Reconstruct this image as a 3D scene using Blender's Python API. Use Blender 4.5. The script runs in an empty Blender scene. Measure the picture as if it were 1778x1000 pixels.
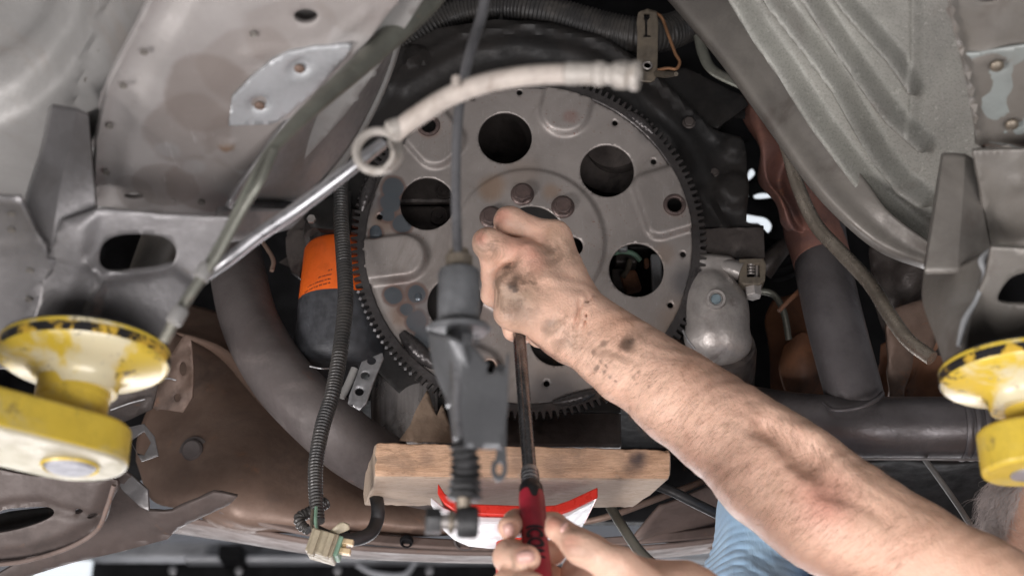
import bpy, bmesh, math, random
import numpy as np
from mathutils import Vector, Matrix
from mathutils.geometry import delaunay_2d_cdt

random.seed(7); np.random.seed(7)
S = bpy.context.scene
COL = S.collection

# ------------------------------------------------------------------ camera
PITCH = math.radians(25.0)
CAM = np.array([0.0, -1.288, 1.10])
FPX = 1778 * 50.0 / 36.0
FW = np.array([0.0, math.cos(PITCH), math.sin(PITCH)])
UP = np.array([0.0, -math.sin(PITCH), math.cos(PITCH)])
cd = bpy.data.cameras.new('camera'); cam = bpy.data.objects.new('camera', cd); COL.objects.link(cam)
cam.location = CAM; cam.rotation_euler = (math.pi/2 + PITCH, 0, 0)
cd.sensor_width = 36; cd.lens = 50; cd.clip_start = 0.02; cd.clip_end = 100
cd.dof.use_dof = True; cd.dof.focus_distance = 1.32; cd.dof.aperture_fstop = 6.0
S.camera = cam

# ------------------------------------------------------------------ light
W = bpy.data.worlds.new('World'); S.world = W; W.use_nodes = True
bg = W.node_tree.nodes['Background']; bg.inputs[0].default_value = (0.84, 0.83, 0.86, 1); bg.inputs[1].default_value = 0.15
def area(name, loc, target, sx, sy, power, col):
    d = bpy.data.lights.new(name, 'AREA'); d.shape = 'RECTANGLE'; d.size = sx; d.size_y = sy; d.energy = power; d.color = col
    o = bpy.data.objects.new(name, d); COL.objects.link(o); o.location = loc
    o.rotation_euler = (Vector(target) - Vector(loc)).to_track_quat('-Z', 'Y').to_euler()
    return o
area('garage_door_daylight', (-0.4, 4.2, 0.75), (0.0, 0.0, 1.5), 5.0, 1.3, 120, (1.0, 0.98, 1.0))
area('work_lamp_floor', (-1.5, -1.3, 0.25), (0.0, 0.0, 1.7), 0.8, 0.5, 36, (1.0, 0.95, 0.94))
area('shop_light_behind', (0.35, -1.75, 0.12), (0.05, 0.0, 1.7), 1.8, 0.8, 44, (1.0, 0.96, 0.96))
S.view_settings.view_transform = 'Standard'; S.view_settings.look = 'None'
S.view_settings.exposure = 0.2; S.view_settings.gamma = 1.0
S.cycles.max_bounces = 6; S.cycles.diffuse_bounces = 3; S.cycles.glossy_bounces = 3
S.cycles.use_denoising = True

# ------------------------------------------------------------------ geometry helpers
def ray(px, py):
    return FW*FPX + np.array([1.0, 0, 0])*(px-889.0) + UP*(500.0-py)
def P(px, py, y):
    d = ray(px, py); return CAM + d*((y-CAM[1])/d[1])
def PV(px, py, y): return Vector(P(px, py, y))
def SC(px, py, y):            # metres per photo pixel at that place
    d = ray(px, py); return (y-CAM[1])/d[1]
def pts(l): return [P(*p) for p in l]
def planef(px, py, y, n):     # pixel -> world on a plane through that place
    p0 = P(px, py, y); n = np.array(n, float); n /= np.linalg.norm(n)
    def f(X, Y):
        d = FW[None]*FPX + np.outer(X-889.0, [1, 0, 0]) + np.outer(500.0-Y, UP)
        t = ((p0-CAM)@n)/(d@n)
        return CAM + d*t[:, None]
    f.n = n if n[1] < 0.0 or (n[1] == 0 and n[2] < 0) else n
    return f
def const(y): return planef(889, 500, y, (0, -1, 0))

def mesh_data(name, V, F, mat=None, smooth=True, sharp=35):
    me = bpy.data.meshes.new(name)
    V = np.asarray(V, float)
    me.from_pydata(V.tolist(), [], [tuple(int(i) for i in f) for f in F]); me.validate()
    if mat: me.materials.append(mat)
    if smooth:
        me.shade_smooth()
        me.set_sharp_from_angle(angle=math.radians(sharp))
    return me
def link(name, me, parent=None, loc=(0, 0, 0), rot=(0, 0, 0)):
    o = bpy.data.objects.new(name, me); COL.objects.link(o)
    o.location = loc; o.rotation_euler = rot
    if parent is not None: o.parent = parent
    return o
def wloc(o):
    m = Vector((0, 0, 0))
    while o is not None: m = m + Vector(o.location); o = o.parent
    return np.array(m)
def mk(name, V, F, mat, parent=None, smooth=True, sharp=35):
    """world-space geometry -> object with its origin in the middle"""
    V = np.asarray(V, float); c = (V.min(0)+V.max(0))/2
    me = mesh_data(name, V-c, F, mat, smooth, sharp)
    base = wloc(parent) if parent is not None else np.zeros(3)
    return link(name, me, parent, c-base)
def thing(name, label, cat, loc, group=None, rot=(0, 0, 0)):
    o = bpy.data.objects.new(name, None); COL.objects.link(o); o.location = Vector(tuple(float(c) for c in loc))
    o.rotation_euler = rot; o.empty_display_size = 0.02
    return tag(o, label, cat, group)
def tag(o, label, cat, group=None):
    o['label'] = label; o['category'] = cat
    if group: o['group'] = group
    return o
def mod_solid(o, t, off=-1.0):
    m = o.modifiers.new('Solidify', 'SOLIDIFY'); m.thickness = t; m.offset = off; return o
def mod_bevel(o, w, seg=2, ang=40):
    m = o.modifiers.new('Bevel', 'BEVEL'); m.width = w; m.segments = seg; m.limit_method = 'ANGLE'; m.angle_limit = math.radians(ang)
    m.harden_normals = False; return o

def cr(points, n):            # Catmull-Rom through points, n samples
    p = np.asarray(points, float)
    if len(p) == 2: return p[0] + (p[1]-p[0])*np.linspace(0, 1, n)[:, None]
    q = np.vstack([2*p[0]-p[1], p, 2*p[-1]-p[-2]])
    d = np.r_[0, np.cumsum(np.linalg.norm(np.diff(p, axis=0), axis=1))]
    s = np.linspace(0, d[-1], n); k = np.clip(np.searchsorted(d, s, 'right')-1, 0, len(p)-2)
    t = ((s-d[k])/(d[k+1]-d[k]+1e-12))[:, None]
    a, b, c, e = q[k], q[k+1], q[k+2], q[k+3]
    return 0.5*((2*b)+(c-a)*t+(2*a-5*b+4*c-e)*t*t+(-a+3*b-3*c+e)*t**3)
def frames(C):
    T = np.gradient(C, axis=0); T /= np.linalg.norm(T, axis=1)[:, None]
    N = np.zeros_like(T); r = np.array([0, 0, 1.0]) if abs(T[0, 2]) < .9 else np.array([0, 1.0, 0])
    n = np.cross(T[0], r); n /= np.linalg.norm(n)
    for i in range(len(T)):
        n = n-T[i]*(n@T[i]); n /= np.linalg.norm(n); N[i] = n
    return T, N, np.cross(T, N)
def tube_geo(C, R, seg=16, ends=True, flat=1.0):
    T, N, B = frames(C); R = np.broadcast_to(np.asarray(R, float), (len(C),))
    a = np.linspace(0, 2*np.pi, seg, endpoint=False)
    V = C[:, None] + R[:, None, None]*(np.cos(a)[None, :, None]*N[:, None]+flat*np.sin(a)[None, :, None]*B[:, None])
    V = V.reshape(-1, 3); F = []
    for i in range(len(C)-1):
        for j in range(seg):
            k = (j+1) % seg; F.append((i*seg+j, i*seg+k, (i+1)*seg+k, (i+1)*seg+j))
    if ends:
        F.append(tuple(range(seg))[::-1]); F.append(tuple((len(C)-1)*seg+j for j in range(seg)))
    return V, F
def tube(name, path, r, mat, parent=None, seg=16, n=None, px=True, world=False, sharp=40, flat=1.0):
    """path: [(px,py,Y)...]; r: radius in photo px (px=True) or metres, may be a list along the path"""
    C0 = np.array(path, float) if world else np.array(pts(path))
    n = n or max(2, 10*(len(C0)-1)+1) if len(C0) > 2 else (n or 2)
    C = cr(C0, n)
    rr = np.array(r if hasattr(r, '__len__') else [r]*len(C0), float)
    if px and not world: rr = rr*np.array([SC(*p) for p in path])
    dd = np.r_[0, np.cumsum(np.linalg.norm(np.diff(C0, axis=0), axis=1))]
    R = np.interp(np.linspace(0, dd[-1], n), dd, rr)
    V, F = tube_geo(C, R, seg, flat=flat)
    return mk(name, V, F, mat, parent, sharp=sharp)
def corr(name, path, r, pitch, depth, mat, parent=None, seg=20, slit=False, per=6):
    C0 = np.array(pts(path)); rr = np.array(r if hasattr(r, '__len__') else [r]*len(path), float)*np.array([SC(*p) for p in path])
    L = np.linalg.norm(np.diff(C0, axis=0), axis=1).sum(); n = int(L/pitch*per)
    C = cr(C0, n); dd = np.r_[0, np.cumsum(np.linalg.norm(np.diff(C0, axis=0), axis=1))]
    s = np.linspace(0, dd[-1], n); R = np.interp(s, dd, rr)
    ph = (s/pitch) % 1.0
    prof = np.clip(0.5+1.3*np.sin(2*np.pi*ph), 0, 1)
    R = R - depth*(1-prof)
    V, F = tube_geo(C, R, seg)
    return mk(name, V, F, mat, parent, sharp=60)

def inpoly(X, Y, poly):
    poly = np.asarray(poly, float); x0, y0 = poly[:, 0], poly[:, 1]; x1, y1 = np.roll(x0, -1), np.roll(y0, -1)
    r = np.zeros(len(X), bool)
    for a, b, c, d in zip(x0, y0, x1, y1):
        if b == d: continue
        r ^= ((b > Y) != (d > Y)) & (X < (c-a)*(Y-b)/(d-b)+a)
    return r
def densify(poly, step, closed=True):
    out = []; n = len(poly)
    for i in range(n if closed else n-1):
        a = np.array(poly[i][:2], float); b = np.array(poly[(i+1) % n][:2], float); m = max(1, int(np.linalg.norm(b-a)/step))
        for k in range(m): out.append(a+(b-a)*k/m)
    return np.array(out)
def smoothpoly(poly, n=8):    # closed catmull-rom outline
    p = np.array(poly, float); q = np.vstack([p[-1], p, p[0], p[1]]); out = []
    for i in range(len(p)):
        a, b, c, e = q[i], q[i+1], q[i+2], q[i+3]
        for k in range(n):
            t = k/n; out.append(0.5*((2*b)+(c-a)*t+(2*a-5*b+4*c-e)*t*t+(-a+3*b-3*c+e)*t**3))
    return np.array(out)
def ell(cx, cy, rx, ry=None, n=28, rot=0.0):
    ry = rx if ry is None else ry; a = np.linspace(0, 2*np.pi, n, endpoint=False); c, s = math.cos(rot), math.sin(rot)
    x, y = rx*np.cos(a), ry*np.sin(a)
    return np.c_[cx+x*c-y*s, cy+x*s+y*c]
def tri2d(outline, holes, step, jitter=0.0):
    poly = densify(outline, step)
    lo, hi = poly.min(0), poly.max(0)
    gx, gy = np.meshgrid(np.arange(lo[0]+step/2, hi[0], step), np.arange(lo[1]+step/2, hi[1], step*0.87))
    gx[1::2] += step/2
    G = np.c_[gx.ravel(), gy.ravel()]
    G = G[inpoly(G[:, 0], G[:, 1], poly)]
    def far(G, L):
        keep = np.ones(len(G), bool)
        for i in range(0, len(L)):
            keep &= ((G-L[i])**2).sum(1) > (0.45*step)**2
        return G[keep]
    G = far(G, poly)
    Vl = [poly]; E = [(i, (i+1) % len(poly)) for i in range(len(poly))]; o = len(poly)
    for h in holes:
        h = np.asarray(h, float); G = G[~inpoly(G[:, 0], G[:, 1], h)]; G = far(G, h)
        Vl.append(h); E += [(o+i, o+(i+1) % len(h)) for i in range(len(h))]; o += len(h)
    Vl.append(G); A = np.vstack(Vl)
    r = delaunay_2d_cdt([Vector(v) for v in A], E, [], 0, 1e-7)
    V = np.array([tuple(v) for v in r[0]]); F = np.array([f for f in r[2] if len(f) == 3])
    c = V[F].mean(1); k = inpoly(c[:, 0], c[:, 1], poly)
    for h in holes: k &= ~inpoly(c[:, 0], c[:, 1], h)
    return V, F[k]
def sstep(x): x = np.clip(x, 0, 1); return x*x*(3-2*x)
def dline(X, Y, L):
    d = np.full(len(X), 1e9)
    for (x0, y0), (x1, y1) in zip(L[:-1], L[1:]):
        vx, vy = x1-x0, y1-y0; t = np.clip(((X-x0)*vx+(Y-y0)*vy)/(vx*vx+vy*vy+1e-9), 0, 1)
        d = np.minimum(d, np.hypot(X-x0-t*vx, Y-y0-t*vy))
    return d
def dpoly(X, Y, poly):        # signed: negative inside
    d = dline(X, Y, [tuple(p) for p in poly]+[tuple(poly[0])]); return np.where(inpoly(X, Y, poly), -d, d)
def bump_of(X, Y, bumps):
    h = np.zeros(len(X))
    for b in bumps:
        if b[0] == 'ell':
            _, cx, cy, rx, ry, rot, hh, soft = b; c, s = math.cos(rot), math.sin(rot)
            u = ((X-cx)*c+(Y-cy)*s)/rx; v = (-(X-cx)*s+(Y-cy)*c)/ry
            h += hh*sstep((1-np.hypot(u, v))/soft)
        elif b[0] == 'line':
            _, L, w, hh = b; h += hh*sstep(1-dline(X, Y, L)/w)
        elif b[0] == 'poly':
            _, L, soft, hh = b; h += hh*sstep(-dpoly(X, Y, L)/soft+0.5)
        elif b[0] == 'ridge':       # pressed rib: sharp on one side, long slope on the other
            _, L, w1, w2, hh = b; d = dline(X, Y, L); sg = np.zeros(len(X)); best = np.full(len(X), 1e9)
            for (x0, y0), (x1, y1) in zip(L[:-1], L[1:]):
                vx, vy = x1-x0, y1-y0; t = np.clip(((X-x0)*vx+(Y-y0)*vy)/(vx*vx+vy*vy), 0, 1); dd = np.hypot(X-x0-t*vx, Y-y0-t*vy)
                m = dd < best; best[m] = dd[m]; sg[m] = np.sign((X-x0)*vy-(Y-y0)*vx)[m]
            h += hh*np.where(sg > 0, sstep(1-d/w2), sstep(1-d/w1))
        elif b[0] == 'noise':
            _, wl, hh = b
            rs = np.random.RandomState(int(wl*7)+3)
            for k in range(5):
                a = rs.rand()*6.28; f = 6.28/wl*(0.6+rs.rand()); h += hh/5*np.sin((X*math.cos(a)+Y*math.sin(a))*f+rs.rand()*6.28)
    return h
def plate(name, outline, pl, mat, parent=None, holes=(), step=14, thick=0.003, bumps=(), sharp=45, bev=0):
    """sheet metal: outline and holes seen at photo pixels, lying on plane pl, with pressed relief and real thickness"""
    V, F = tri2d(outline, list(holes), step)
    W3 = pl(V[:, 0], V[:, 1]); n = pl.n.copy()
    v = W3.mean(0)-CAM
    if n@v > 0: n = -n
    if bumps: W3 = W3+n[None]*bump_of(V[:, 0], V[:, 1], bumps)[:, None]
    a, b, c = W3[F[:, 0]], W3[F[:, 1]], W3[F[:, 2]]
    if (np.cross(b-a, c-a)@n).sum() < 0: F = F[:, ::-1]
    o = mk(name, W3, F, mat, parent, sharp=sharp)
    mod_solid(o, thick, -1)
    if bev: mod_bevel(o, bev, 1, 50)
    return o
def loft(name, rows, mat, parent=None, nu=24, nv=None, thick=0.003, lin=False, noise=0.0, sharp=50):
    R = [cr(np.array(pts(r)), nu) for r in rows]; R = np.array(R)
    nv = nv or 6*(len(rows)-1)+1
    if lin: G = R; nv = len(rows)
    else: G = np.stack([cr(R[:, i], nv) for i in range(nu)], 1)
    V = G.reshape(-1, 3)
    if noise:
        V = V + noise*np.c_[np.sin(V[:, 2]*61+V[:, 0]*43), np.sin(V[:, 0]*57+V[:, 2]*71), np.sin(V[:, 0]*67+V[:, 2]*37)]
    F = [(j*nu+i, j*nu+i+1, (j+1)*nu+i+1, (j+1)*nu+i) for j in range(nv-1) for i in range(nu-1)]
    f0 = np.array(F[len(F)//2]); q = V[f0]; n = np.cross(q[1]-q[0], q[2]-q[0])
    if n@(q[0]-CAM) > 0: F = [f[::-1] for f in F]
    o = mk(name, V, F, mat, parent, sharp=sharp)
    if thick: mod_solid(o, thick, -1)
    return o
def hexa(name, c8, mat, parent=None, bev=0.0015):
    """c8: near-face corners (4, clockwise from top left) then far-face corners, world points"""
    F = [(0, 3, 2, 1), (4, 5, 6, 7), (0, 1, 5, 4), (1, 2, 6, 5), (2, 3, 7, 6), (3, 0, 4, 7)]
    o = mk(name, np.array(c8), F, mat, parent, smooth=False)
    bm = bmesh.new(); bm.from_mesh(o.data); bmesh.ops.recalc_face_normals(bm, faces=bm.faces); bm.to_mesh(o.data); bm.free()
    if bev: mod_bevel(o, bev, 2)
    return o
def boxpx(name, x0, y0, x1, y1, ya, yb, mat, parent=None, bev=0.0015, roll=0.0):
    a = P(x0, y0, ya); b = P(x1, y1, ya); cx, cz = (a[0]+b[0])/2, (a[2]+b[2])/2; w, h = abs(b[0]-a[0])/2, abs(b[2]-a[2])/2
    c, s = math.cos(roll), math.sin(roll); L = []
    for y in (ya, yb):
        for u, v in ((-w, h), (w, h), (w, -h), (-w, -h)): L.append((cx+u*c-v*s, y, cz+u*s+v*c))
    return hexa(name, L, mat, parent, bev)
def axes(d):
    d = np.array(d, float); d /= np.linalg.norm(d); r = np.array([0, 0, 1.0]) if abs(d[2]) < .9 else np.array([1.0, 0, 0])
    u = np.cross(r, d); u /= np.linalg.norm(u); return u, np.cross(d, u), d
def lathe_geo(prof, o, d, seg=32, cap=True, ph=0.0):
    """prof: [(radius, along)...]"""
    u, v, w = axes(d); o = np.array(o, float); V = []; F = []; n = len(prof)
    for i in range(seg):
        a = 2*math.pi*i/seg+ph; e = u*math.cos(a)+v*math.sin(a)
        for r, h in prof: V.append(o+e*r+w*h)
    for i in range(seg):
        j = (i+1) % seg
        for k in range(n-1): F.append((i*n+k, j*n+k, j*n+k+1, i*n+k+1))
    if cap:
        if prof[0][0] > 1e-6: F.append(tuple(i*n for i in range(seg))[::-1])
        if prof[-1][0] > 1e-6: F.append(tuple(i*n+n-1 for i in range(seg)))
    return np.array(V), F
def lathe(name, prof, o, d, mat, parent=None, seg=32, sharp=35, ph=0.0):
    V, F = lathe_geo(prof, o, d, seg, True, ph); return mk(name, V, F, mat, parent, sharp=sharp)
def join(*geos):
    V = []; F = []; o = 0
    for v, f in geos:
        V.append(np.asarray(v)); F += [tuple(i+o for i in q) for q in f]; o += len(v)
    return np.vstack(V), F
_bolt = {}
def bolt_mesh(mat, r, flange=True):
    key = (mat.name, round(r, 5), flange)
    if key not in _bolt:
        g = []
        if flange: g.append(lathe_geo([(r*1.22, 0), (r*1.25, r*.12), (r*1.18, r*.2), (r*.95, r*.28)], (0, 0, 0), (0, -1, 0), 28))
        g.append(lathe_geo([(r, 0), (r, r*.75), (r*.86, r*.86)], (0, 0, 0), (0, -1, 0), 6))
        g.append(lathe_geo([(r*.84, r*.5), (r*.84, r*.88), (r*.74, r*.9), (r*.7, r*.84)], (0, 0, 0), (0, -1, 0), 24))
        _bolt[key] = mesh_data('bolt', *join(*g), mat, sharp=30)
    return _bolt[key]
def bolt(px, py, y, rpx, mat, parent, name='bolt', n=(0, -1, 0), world=None, flange=True):
    p = P(px, py, y) if world is None else world
    r = rpx*SC(px, py, y) if world is None else rpx
    q = Vector((0, -1, 0)).rotation_difference(Vector(n)).to_euler()
    e = Vector(tuple(q)); o = link(name, bolt_mesh(mat, round(r, 4), flange), parent, p-(wloc(parent) if parent else 0), q)
    o.rotation_euler.rotate_axis('Y', random.random()); return o

# ------------------------------------------------------------------ signed distance bodies (surface nets)
def rcone(a, b, ra, rb, k=0.006, sub=False): return dict(t='r', a=np.array(a), b=np.array(b), ra=ra, rb=rb, k=k, sub=sub)
def rc(pa, pb, k=0.006, sub=False):   # (px,py,Y,radius px)
    return rcone(P(*pa[:3]), P(*pb[:3]), pa[3]*SC(*pa[:3]), pb[3]*SC(*pb[:3]), k, sub)
def ellp(c, r, k=0.006, sub=False): return dict(t='e', a=np.array(c), r=np.array(r, float), k=k, sub=sub)
def sdist(X, p):
    if p['t'] == 'r':
        ab = p['b']-p['a']; L2 = ab@ab+1e-12; w = X-p['a']; t = np.clip((w@ab)/L2, 0, 1)
        return np.sqrt(((w-t[:, None]*ab)**2).sum(1)) - (p['ra']+(p['rb']-p['ra'])*t)
    q = (X-p['a'])/p['r']; k0 = np.sqrt((q*q).sum(1)); k1 = np.sqrt(((q/p['r'])**2).sum(1))+1e-9
    return k0*(k0-1)/k1
def sfield(X, prims):
    d = np.full(len(X), 1.0)
    for p in prims:
        e = sdist(X, p); k = p['k']
        if p['sub']:
            h = np.clip(k-np.abs(d+e), 0, None)/k; d = np.maximum(d, -e)+h*h*k*.25
        else:
            h = np.clip(k-np.abs(d-e), 0, None)/k; d = np.minimum(d, e)-h*h*k*.25
    return d
def sdf_mesh(prims, h, disp=None, n=22):
    lo = np.min([np.minimum(p['a'], p.get('b', p['a']))-(np.max(p['r']) if p['t'] == 'e' else max(p['ra'], p['rb'])) for p in prims if not p['sub']], 0)-.01
    hi = np.max([np.maximum(p['a'], p.get('b', p['a']))+(np.max(p['r']) if p['t'] == 'e' else max(p['ra'], p['rb'])) for p in prims if not p['sub']], 0)+.01
    nb = np.ceil((hi-lo)/(h*n)).astype(int); M = np.int64(4096)
    g = np.stack(np.meshgrid(*[np.arange(k) for k in nb], indexing='ij'), -1).reshape(-1, 3)
    cen = lo+(g+.5)*n*h; hd = n*h*.5*1.7321
    D = [sdist(cen, p) for p in prims]
    mind = np.min([d for d, p in zip(D, prims) if not p['sub']], 0)
    ids = []; pos = []; quads = []
    off = np.stack(np.meshgrid(*[np.arange(n+1)]*3, indexing='ij'), -1)
    corners = np.array([[i, j, k] for i in (0, 1) for j in (0, 1) for k in (0, 1)])
    edges = [(a, b) for a in range(8) for b in range(a+1, 8) if np.abs(corners[a]-corners[b]).sum() == 1]
    for bi in np.where(mind < hd+.012)[0]:
        act = [p for d, p in zip(D, prims) if d[bi] < hd+p['k']+.013]
        base = g[bi]*n; X = (lo+(base+off)*h).reshape(-1, 3)
        d = sfield(X, act)
        if disp is not None and (np.abs(d) < .01).any(): d = d-disp(X)
        d = d.reshape(n+1, n+1, n+1); s = d < 0
        if s.all() or not s.any(): continue
        cv = np.stack([d[c[0]:c[0]+n, c[1]:c[1]+n, c[2]:c[2]+n] for c in corners], -1)
        sg = cv < 0; A = sg.any(-1) & ~sg.all(-1); I = np.argwhere(A); c8 = cv[A]
        acc = np.zeros((len(I), 3)); cnt = np.zeros(len(I))
        for a, b in edges:
            m = (c8[:, a] < 0) != (c8[:, b] < 0); t = c8[:, a]/(c8[:, a]-c8[:, b]+1e-20)
            q = corners[a]+t[:, None]*(corners[b]-corners[a]); acc[m] += q[m]; cnt[m] += 1
        gi = base+I+2; ids.append((gi[:, 0]*M+gi[:, 1])*M+gi[:, 2]); pos.append(lo+(base+I+acc/cnt[:, None])*h)
        for ax in range(3):
            sl0 = [slice(0, n)]*3; sl1 = [slice(0, n)]*3; sl1[ax] = slice(1, n+1)
            a_, b_ = s[tuple(sl0)], s[tuple(sl1)]; E = np.argwhere(a_ != b_); fl = a_[a_ != b_]
            G = base+E+2; u, v = (ax+1) % 3, (ax+2) % 3; eu = np.eye(3, dtype=int)[u]; ev = np.eye(3, dtype=int)[v]
            q = [G-eu-ev, G-ev, G, G-eu]
            q = np.stack([(c[:, 0]*M+c[:, 1])*M+c[:, 2] for c in q], 1)
            q[~fl] = q[~fl][:, ::-1]; quads.append(q)
    ids = np.concatenate(ids); pos = np.concatenate(pos); Q = np.concatenate(quads)
    o = np.argsort(ids); ids = ids[o]; pos = pos[o]
    k = np.clip(np.searchsorted(ids, Q), 0, len(ids)-1); ok = (ids[k] == Q).all(1)
    return pos, k[ok]
def bigmesh(name, V, F, mat, parent=None):
    V = np.asarray(V, np.float32); F = np.asarray(F, np.int32); c = (V.min(0)+V.max(0))/2
    me = bpy.data.meshes.new(name); me.vertices.add(len(V)); me.vertices.foreach_set('co', (V-c).ravel())
    k = F.shape[1]; me.loops.add(F.size); me.loops.foreach_set('vertex_index', F.ravel())
    me.polygons.add(len(F)); me.polygons.foreach_set('loop_start', np.arange(len(F), dtype=np.int32)*k)
    me.update(calc_edges=True); me.validate(); me.shade_smooth(); me.materials.append(mat)
    return link(name, me, parent, c-(wloc(parent) if parent is not None else 0))
# ------------------------------------------------------------------ materials
class NT:
    def __init__(s, name):
        s.m = bpy.data.materials.new(name); s.m.use_nodes = True; s.t = s.m.node_tree; s.n = s.t.nodes; s.l = s.t.links
        s.b = s.n['Principled BSDF']; s.tc = s.n.new('ShaderNodeTexCoord')
        s.co = s.tc.outputs['Object']
    def wire(s, a, sock):
        if isinstance(a, bpy.types.NodeSocket): s.l.new(a, sock)
        elif isinstance(a, (tuple, list)) and len(a) == 3 and sock.type == 'RGBA': sock.default_value = (*a, 1)
        else: sock.default_value = a
    def noise(s, sc, det=6, rough=.6, dist=0.0, co=None, stretch=None):
        co = co or s.co
        if stretch:
            mp = s.n.new('ShaderNodeMapping'); s.l.new(co, mp.inputs[0]); mp.inputs['Scale'].default_value = stretch; co = mp.outputs[0]
        x = s.n.new('ShaderNodeTexNoise'); s.l.new(co, x.inputs['Vector'])
        x.inputs['Scale'].default_value = sc; x.inputs['Detail'].default_value = det; x.inputs['Roughness'].default_value = rough; x.inputs['Distortion'].default_value = dist
        return x.outputs['Fac']
    def ramp(s, f, a, b, lo=0.0, hi=1.0):
        x = s.n.new('ShaderNodeMapRange'); s.l.new(f, x.inputs[0]); x.inputs[1].default_value = a; x.inputs[2].default_value = b
        x.inputs[3].default_value = lo; x.inputs[4].default_value = hi; x.interpolation_type = 'SMOOTHSTEP'; return x.outputs[0]
    def mix(s, f, a, b, mode='MIX'):
        x = s.n.new('ShaderNodeMix'); x.data_type = 'RGBA'; x.blend_type = mode
        s.wire(f, x.inputs[0]); s.wire(a, x.inputs[6]); s.wire(b, x.inputs[7]); return x.outputs[2]
    def math(s, op, a, b=0.0, c=0.0):
        x = s.n.new('ShaderNodeMath'); x.operation = op; s.wire(a, x.inputs[0]); s.wire(b, x.inputs[1]); s.wire(c, x.inputs[2]); return x.outputs[0]
    def bump(s, h, strength=.3, dist=.001, prev=None):
        x = s.n.new('ShaderNodeBump'); s.l.new(h, x.inputs['Height']); x.inputs['Strength'].default_value = strength; x.inputs['Distance'].default_value = dist
        if prev: s.l.new(prev, x.inputs['Normal'])
        return x.outputs[0]
    def out(s, col, rough, metal=0.0, nrm=None, spec=.5, **kw):
        s.wire(col, s.b.inputs['Base Color']); s.wire(rough, s.b.inputs['Roughness']); s.wire(metal, s.b.inputs['Metallic'])
        s.b.inputs['Specular IOR Level'].default_value = kw.pop('Specular_IOR_Level', spec)
        if nrm: s.l.new(nrm, s.b.inputs['Normal'])
        for k, v in kw.items(): s.wire(v, s.b.inputs[k.replace('_', ' ')])
        return s.m
    def spot(s, c, r, soft=.5, warp=0.0, wsc=60):    # mask 1 inside a blotch at world point c
        g = s.n.new('ShaderNodeNewGeometry'); pos = g.outputs['Position']
        if warp:
            nz = s.n.new('ShaderNodeTexNoise'); s.l.new(pos, nz.inputs['Vector']); nz.inputs['Scale'].default_value = wsc; nz.inputs['Detail'].default_value = 4
            v = s.n.new('ShaderNodeVectorMath'); v.operation = 'MULTIPLY_ADD'; s.l.new(nz.outputs['Color'], v.inputs[0]); v.inputs[1].default_value = (warp,)*3; s.l.new(pos, v.inputs[2]); pos = v.outputs[0]; c = np.array(c)+warp*.5
        d = s.n.new('ShaderNodeVectorMath'); d.operation = 'DISTANCE'; s.l.new(pos, d.inputs[0]); d.inputs[1].default_value = tuple(c)
        return s.ramp(d.outputs['Value'], r*(1-soft), r, 1.0, 0.0)

def metal(name, base, alt, dirt=None, rust=None, met=.3, rough=.45, sc=14, dirt_amt=.5, rust_amt=.3, bump=.35, bscale=220, speck=0.0, streak=None, rvar=.2):
    m = NT(name)
    n1 = m.noise(sc, 8, .62, .4, stretch=streak); c = m.mix(m.ramp(n1, .35, .66), base, alt)
    n2 = m.noise(sc*3.1, 8, .7)
    c = m.mix(m.ramp(n2, .42, .75, 0, .55), c, tuple(x*.55 for x in base))
    if dirt:
        n3 = m.noise(sc*.55+3, 9, .66, .8); c = m.mix(m.ramp(n3, .62-.25*dirt_amt, .72-.1*dirt_amt, 0, .85), c, dirt)
    if rust:
        n4 = m.noise(sc*1.7+9, 10, .72, .6); c = m.mix(m.ramp(n4, .66-.25*rust_amt, .78-.2*rust_amt, 0, .9), c, rust)
    if speck:
        n5 = m.noise(520, 3, .6); c = m.mix(m.ramp(n5, .5, .62, 0, speck), c, tuple(x*.35 for x in base))
        n6 = m.noise(170, 5, .7); c = m.mix(m.ramp(n6, .58, .66, 0, speck), c, tuple(min(1, x*1.7) for x in base))
    fb = m.noise(bscale, 5, .65); lb = m.noise(sc*2, 4, .5)
    nr = m.bump(lb, .25, .004); nr = m.bump(fb, bump, .0008, nr)
    r = m.ramp(n2, .3, .75, max(.05, rough-rvar*.5), min(1, rough+rvar))
    return m.out(c, r, met, nr)
def plain(name, col, rough=.5, met=0.0, var=.25, sc=40, bump=.1, bscale=200, **kw):
    m = NT(name); n = m.noise(sc, 6); c = m.mix(m.ramp(n, .3, .7), tuple(x*(1-var) for x in col), tuple(min(1, x*(1+var)) for x in col))
    n2 = m.noise(sc*4, 5); nr = m.bump(m.noise(bscale, 4), bump, .0006)
    return m.out(c, m.ramp(n2, .3, .7, max(0.03, rough-.08), min(1, rough+.12)), met, nr, **kw)

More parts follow.
